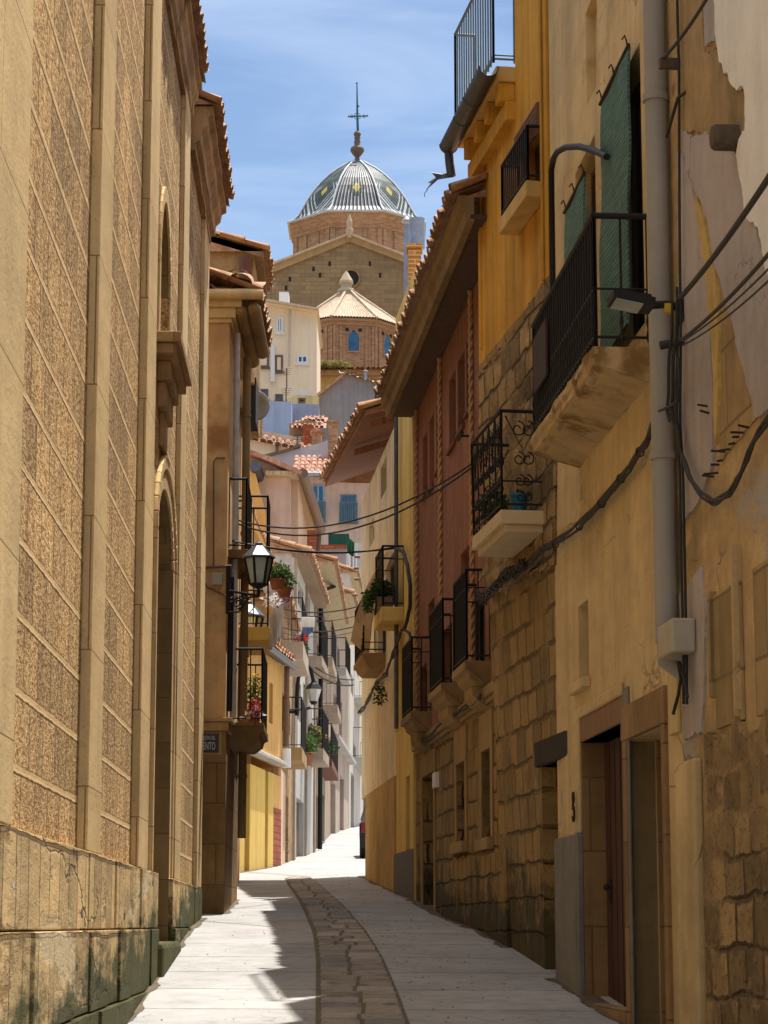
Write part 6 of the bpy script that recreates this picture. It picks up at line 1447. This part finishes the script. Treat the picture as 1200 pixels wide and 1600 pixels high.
for k in range(8):
    p, q = oa(RA*.93, 0, k), oa(RA*.93, 0, k+1)
    if (p+q).y/2 > YA: continue
    t_ = (q-p).normalized(); nn = V((t_.y, -t_.x, 0)); mid_ = (p+q)/2; L_ = (q-p).length
    mb = MB(); rows = []
    zw0, zw1 = at(540, 547, YA-4).z, at(540, 514, YA-4).z; hw = .42
    outl = [(-1,0),(1,0),(1,.62),(.75,.8),(.4,.9),(0,1),(-.4,.9),(-.75,.8),(-1,.62)]
    P_ = lambda x, h, d, s_=1: V((mid_.x, mid_.y, 0))+t_*(x*hw*s_)+nn*d+V((0,0,zw0+(zw1-zw0)*(.5+(h-.5)*s_)))
    A_ = [P_(x, h, .07, 1.18) for x, h in outl]; B_ = [P_(x, h, .07) for x, h in outl]; C_ = [P_(x, h, -.02) for x, h in outl]; D_ = [P_(x, h, -.02, 1.18) for x, h in outl]
    mb.grid([D_, A_, B_, C_], False, True); o = mb.build('chapel_window', M['brickd'], ch); mb = MB(); mb.face([P_(x, h, .02) for x, h in outl]); mb.build('pane', M['blueglass'], o)
    mb = MB()
    for (a, b) in ((.0,.06),(.16,.22),(.78,.84),(.94,1.0)):
        A_ = p+t_*(a*L_); B_ = p+t_*(b*L_); mb.hexa([V((e.x, e.y, z)) for z in (zA0-2, zA1-.56) for e in (A_, B_, B_+nn*.10, A_+nn*.10)])
    mb.build('chapel_pilaster', M['brickd'], ch)
    for g in (-.5, 0, .5):
        c = mid_+t_*(g*1.0)+nn*.01; mb = MB(); mb.hexa([V((e.x, e.y, z)) for z in (zA1-.98, zA1-.74) for e in (c-t_*.13, c+t_*.13, c+t_*.13+nn*.03, c-t_*.13+nn*.03)]); mb.build('putlog_hole', M['dark'], ch)
# ledge and orange wall under the chapel
lo = flat('retaining_wall', 'orange sandstone terrace wall under the chapel', ((490,680),(490,585),(660,585),(660,680)), 170, 3, 'orangestone', 'wall')
mb = MB(); mb.prism([at(p[0], p[1], 169.6) for p in ((488,586),(662,586),(662,575),(488,573))], (0, 4, 0)); mb.build('coping', M['brickd'], lo)
mb = MB(); A_ = at(490, 577, 169.3); tiles(mb, A_, (1,0,0), (0,1,.2), 7.5, 1.6, .38, .8, 4, 1); mb.build('coping_tiles', M['tile'], lo)
for k, (x, w) in enumerate(((507,.35),(523,.5),(537,.55))):
    mb = MB(); leafball(mb, at(x, 571, 169.6), (w,w,.40), 420, .15); o = mb.build('shrub', M['dryleaf'], None); tag(o, ['small yellowish shrub at the left end of the chapel ledge', 'yellowish shrub in the middle of the chapel ledge', 'widest yellowish shrub on the right of the chapel ledge'][k], 'shrub', 'shrubs on the chapel ledge')

rnd = random.Random(77)
for k, (x0, y0, x1, y1) in enumerate(((405,640,412,652),(432,655,437,668))): pass
for (nm, lab, x, y, Y, w, h) in (('chimney', 'small pale chimney on the lilac gable', 520, 690, 123, .5, .9), ('chimney', 'narrow brick chimney on the low cream house roof', 404, 680, 128.5, .45, .9), ('chimney', 'stubby chimney above the pink block roof', 535, 712, 124, .6, .7)):
    p = at(x, y, Y); t = thing(nm, lab, 'chimney', p); mb = MB(); mb.box(p.x-w/2, p.x+w/2, Y-w/2, Y+w/2, p.z-.8, p.z+h); mb.build('stack', M['brickd'], t, bevel=.02)
    mb = MB(); mb.box(p.x-w*.65, p.x+w*.65, Y-w*.65, Y+w*.65, p.z+h+.12, p.z+h+.2); mb.box(p.x-w*.45, p.x+w*.45, Y-w*.45, Y+w*.45, p.z+h, p.z+h+.121); mb.build('cap', M['tile'], t)
hwin(flat('terrace_house', 'small pale house wedged between the blue wall and the low red roof', ((384,700),(384,672),(430,676),(470,684),(470,700)), 133, 2, 'pinkbeige'), 396, 682, 404, 692, 133, 'brownframe', 'dark', 0)
# ================================================================ cables and small things
def sag(a, b, s, n=18, jit=0.0, rnd=random.Random(1)):
    a, b = V(a), V(b); return [a.lerp(b, k/n)+V((rnd.uniform(-jit,jit), 0, -4*s*(k/n)*(1-k/n)+rnd.uniform(-jit,jit))) for k in range(n+1)]
def cable(name, label, paths, r=.012, group=None, n=5, mat='cable'):
    mb = MB()
    for p in paths: mb.tube(p, r, n)
    o = mb.build(name, M[mat], None); return tag(o, label, 'cable', group)
G = 'cables spanning the lane'
wallL = lambda y, Y: V((XL2+.05, Y, at(365, y, Y).z))
a = wallL(812, 32.5); b = F4.w(F4.sz(744, 722)[0], .02, F4.sz(744, 722)[1])
cable('cable', 'highest black cable crossing from the left balcony up to the scrollwork balcony', [sag(a, b, .38), sag(a+V((0,0,-.05)), b+V((0,0,-.04)), .44)], .012, G)
b2_ = F5.w(F5.sz(622, 857)[0], .06, F5.sz(622, 857)[1]); a2_ = V((XL2+.05, 31.8, at(365, 846, 31.8).z))
cable('cable', 'straight black cable crossing just above the lantern', [sag(a2_, b2_, .10), sag(a2_+V((0,.05,.02)), b2_+V((0,0,.02)), .13)], .013, G)
for k, (y, r_, lab) in enumerate(((948,.014,'upper cable level with the flower pots'), (962,.007,'thin clothes line below the flower pot cable'), (978,.012,'third line above the hanging towel'), (986,.006,'lowest thin clothes line holding the towel'))):
    a = at(432, y, 50); b = F6.w(F6.sz(558, y)[0], .0, F6.sz(558, y)[1]); cable('cable', lab, [sag(a, b, .12)], r_, G)
a = at(489, 1040, 66); b = at(553, 1062, 68); cable('cable', 'cable from the arched lantern bracket across the far lane', [sag(a, b, .12), sag(a+V((0,0,-.15)), b+V((0,0,-.15)), .15)], .018, G)
sheetcloth(at(471, 964, 47.5), at(492, 964, 47.6), .30, 'cloth', 'towel', 'patterned white and blue towel on the clothes line', .02)
sheetcloth(at(472, 980, 47.45), at(490, 980, 47.55), .14, 'bluecloth', 'towel', 'blue lower band of towel on the lowest clothes line', .02)
# thick cable bundle along the beige facade
def onA(px, py, d=.06): s, z = FA.sz(px, py, d); return FA.w(s, d, z)
def on3(px, py, d=.06): s, z = F3.sz(px, py, d); return F3.w(s, d, z)
rnd = random.Random(12); base = [onA(x, y) for x, y in ((1046,640),(1034,648),(1022,662),(1012,690),(985,730),(955,768),(925,802),(895,830),(868,848))]+[on3(x, y, .09) for x, y in ((848,858),(828,880),(808,892),(785,905),(762,925),(752,932))]
def wob(path, r, ph, tw=1.5, jit=.01):
    out = []
    pts = []
    for a, b in zip(path, path[1:]):
        for k in range(4): pts.append(a.lerp(b, k/4))
    pts.append(path[-1])
    for k, p in enumerate(pts): out.append(p+V((-abs(cos(k*.35*tw+ph))*r*.5, 0, sin(k*.35*tw+ph)*r+rnd.uniform(-jit,jit))))
    return out
cable('cable_bundle', 'thick bundle of black cables climbing across the beige house front', [wob(base, .028, k*1.1, .5+.1*k, .006) for k in range(7)], .011)
for k, (x, y) in enumerate(((1000,706),(970,748),(940,786),(905,822),(868,850),(820,884))):
    p = (onA if x > 865 else on3)(x, y, .06); mb = MB(); mb.tube([p+V((cos(a)*.03, 0, sin(a)*.036)) for a in [2*pi*j/8 for j in range(9)]], .006, 4)
    o = mb.build('cable_clip', M['iron_rust'], None); tag(o, ['highest', 'second highest', 'third highest', 'third lowest', 'second lowest', 'lowest'][k]+' metal clip holding the thick cable bundle', 'clip', 'clips on the cable bundle')
b3 = [on3(x, y, .12) for x, y in ((822,880),(806,896),(790,900),(770,925),(758,935),(750,930))]
cable('cable_tangle', 'tangled knot of black cables below the scrollwork balcony', [wob(b3, .06, k*1.3, 3, .03) for k in range(5)], .010)
# hanging loop on the peeling house
lp_ = [onA(x, y, .07) for x, y in ((1047,640),(1058,665),(1066,710),(1078,745),(1097,774),(1118,785),(1140,772),(1158,742),(1172,705),(1186,676),(1206,648),(1230,620))]
cable('hanging_cable', 'black cable hanging in a deep loop across the peeling wall', [wob(lp_, .018, k*2.1, 1, .003) for k in range(4)], .011)
vt = [onA(x, y, .05) for x, y in ((1058,-30),(1061,120),(1062,300),(1063,450),(1064,560),(1063,660),(1068,760),(1071,900),(1073,1040),(1074,1100))]
cable('cable', 'long black cable running down beside the grey downpipe', [wob(vt, .006, 0, 1, .003), wob([q+V((-.02,0,0)) for q in vt[3:]], .01, 1, 1, .003)], .010)
v2 = [onA(x, y, .16) for x, y in ((1052,470),(1050,520),(1046,560),(1045,600),(1043,640),(1047,660))]; v3 = [onA(x, y, .16) for x, y in ((1060,560),(1063,600),(1058,625),(1046,636),(1030,645))]
cable('cable', 'short cables looping down from the flood light', [wob(v2, .01, 0, 1, .004), wob(v3, .01, 2, 1, .004), wob([q+V((.03,0,0)) for q in v2], .012, 3, 1, .004)], .010)
v4 = [onA(x, y, .08) for x, y in ((1060,1035),(1064,1060),(1060,1085),(1052,1115))]; v5 = [onA(x, y, .08) for x, y in ((1062,1035),(1070,1062),(1074,1090))]
cable('cable', 'cable ends hanging below the grey cable box', [v4, v5], .012)
mb = MB(); p = onA(1050, 540, .12); mb.tube([p+V((-.08,0,0)), p+V((.08,0,.03))], .03, 6); o = mb.build('cable_clamp', M['cable'], None); tag(o, 'black cable clamp just below the flood light', 'clamp')
GS = 'service cables rising to the right'
for k, (p, q, r_, lab) in enumerate((((1062,466), (1215,255), .018, 'thickest service cable rising right from the flood light'), ((1066,530), (1215,380), .012, 'middle service cable rising right below the thickest one'), ((1066,533), (1215,405), .006, 'thin upper wire of the lowest pair on the peeling house'), ((1066,540), (1215,425), .006, 'thin lower wire of the lowest pair on the peeling house'), ((1032,95), (1112,-15), .012, 'service cable rising from the wooden wall bracket'))):
    s, z = FA.sz(p[0], p[1], .12); s2, z2 = FA.sz(q[0], q[1], .5 if k < 4 else .3)
    cable('service_cable', lab, [sag(FA.w(s, .12, z), FA.w(s2, .5 if k < 4 else .3, z2), .03)], r_, GS)
s, z = FA.sz(1062, 100, .02); mb = MB(); mb.fbox(FA, s-.03, s+.03, .0, .16, z-.035, z+.035); o = mb.build('wall_bracket', M['beam'], None, bevel=.006); tag(o, 'small wooden bracket carrying a cable near the top of the grey downpipe', 'bracket')
# hose cable on the yellow house
v = [F5.w(F5.sz(x, y, .07)[0], .07, F5.sz(x, y, .07)[1]) for x, y in ((621,857),(630,862),(637,885),(641,915),(641,945),(636,970),(631,984))]
cable('cable', 'black cable arching down the narrow yellow house', [v], .03)
v = [F5.w(F5.sz(x, y, .07)[0], .07, F5.sz(x, y, .07)[1]) for x, y in ((632,984),(640,990),(643,1010),(643,1100),(642,1125))]; cable('cable', 'black cable dropping behind the farthest red house balcony', [v], .022)
v = [F5.w(F5.sz(x, y, .07)[0], .07, F5.sz(x, y, .07)[1]) for x, y in ((630,984),(622,1000))]+[F6.w(F6.sz(x, y, .07)[0], .07, F6.sz(x, y, .07)[1]) for x, y in ((612,1030),(605,1052),(590,1065),(582,1082),(570,1105),(561,1115))]
cable('cable', 'cable sagging along the stained cream house wall', [wob(v, .03, 0, 2, .02), wob(v, .03, 2, 2, .02)], .02)
# cable under the red house string course
v = [F4.w(F4.sz(x, y, .1)[0], .1, F4.sz(x, y, .1)[1]-.0) for x, y in ((752,1090),(735,1102),(715,1112),(690,1132),(668,1150),(650,1165))]; cable('cable', 'cable slung under the red house string course', [wob(v, .02, 0, 2, .01), wob(v, .03, 2, 3, .01)], .014)
# plants on balconies
mb = MB(); c = F5.w(sh+.5, .25, F5.sz(631, 948)[1]); p_ = thing('potted_plant', 'bushy green plants on the yellow house balcony', 'plant', c)
mb = MB(); mb.box(c.x-.12, c.x+.12, c.y-.45, c.y+.45, c.z, c.z+.16); mb.build('trough', M['brownpipe'], p_); mb = MB(); leafball(mb, c+V((-.04,0,.30)), (.20,.50,.18), 1100, .065); mb.build('foliage', M['leaf2'], p_)
mb = MB(); leafball(mb, c+V((-.27,.1,.16)), (.08,.3,.18), 350, .06, droop=.4); mb.build('hanging_leaves', M['leaf'], p_)
c = F5.w(1.2, .12, F5.sz(617, 1090)[1]); mb = MB(); leafball(mb, V((F6.w(.6, .2, 0).x, F6.w(.6, .2, 0).y, F6.sz(614, 1085)[1])), (.10,.15,.18), 160, .06); o = mb.build('wall_plant', M['leaf2'], None); tag(o, 'small dark plant sprouting beside the farthest red house balcony', 'plant')
# flowers on the sign balcony
c = FS.w(1.0, .34, zb1); p_ = thing('potted_plant', 'yellow flowering plant in a pot on the stone balcony above the street sign', 'plant', c)
mb = MB(); mb.lathe(c, [(.08,0),(.12,.2),(.13,.21),(.1,.21)], 12); mb.build('pot', M['terracotta'], p_); mb = MB(); leafball(mb, c+V((0,0,.42)), (.10,.14,.28), 330, .05); mb.build('foliage', M['leaf'], p_); mb = MB(); leafball(mb, c+V((.02,0,.5)), (.10,.14,.26), 45, .05); mb.build('flowers', M['petalyellow'], p_, kind='stuff')
mb = MB(); c = FS.w(.56, .3, zb1+.16); leafball(mb, FS.w(.66, .38, zb1+.2), (.10,.14,.14), 130, .06); o = mb.build('red_flowers', M['petalred'], None); tag(o, 'red flowers filling the bars of the stone balcony above the street sign', 'plant')
mb = MB(); leafball(mb, FS.w(.62, .36, zb1+.12), (.16,.12,.10), 50, .06); o = mb.build('white_flowers', M['petalwhite'], None); tag(o, 'white flowers mixed low into the stone balcony bars', 'plant')

# grime and grit gathered where the walls meet the paving
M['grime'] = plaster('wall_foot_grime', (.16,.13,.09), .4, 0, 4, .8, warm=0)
rnd = random.Random(31)
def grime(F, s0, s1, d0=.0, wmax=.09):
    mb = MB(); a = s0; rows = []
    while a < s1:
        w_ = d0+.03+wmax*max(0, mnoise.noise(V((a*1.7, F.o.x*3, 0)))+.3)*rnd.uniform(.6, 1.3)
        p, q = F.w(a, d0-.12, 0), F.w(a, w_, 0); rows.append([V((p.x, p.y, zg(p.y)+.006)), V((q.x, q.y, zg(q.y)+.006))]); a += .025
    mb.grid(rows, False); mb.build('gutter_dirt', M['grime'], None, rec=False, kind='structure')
grime(FA, 2, FA.L, .02); grime(F3, 0, S3, -.22); grime(F4, 0, S4, .03, .12); grime(F5, 0, S5, .03); grime(F6, 0, S6, .02)
grime(FL, 4, FL.L-.2, .10, .05); grime(FS, 0, 3.4, .02, .12); grime(F3L, 0, F3L.L, 0, .12)
mb = MB()
for _ in range(420):
    y = rnd.uniform(13, 46); e = rnd.random()
    x = (interp(Rw, y)+abs(rnd.gauss(0, .5))) if e < .4 else (rnd.uniform(-2.2, 1.5))
    if x > 2.0-.075*(y-15): continue
    r_ = rnd.uniform(.004, .014); z = zg(y)+.006; n_ = 5; a0 = rnd.random()*6
    mb.face([V((x+cos(a0+2*pi*k/n_)*r_*rnd.uniform(.5,1.4), y+sin(a0+2*pi*k/n_)*r_*2*rnd.uniform(.5,1.4), z+(.006 if k % 2 else 0))) for k in range(n_)])
tag(mb.build('grit', M['grime'], None), kind='stuff')
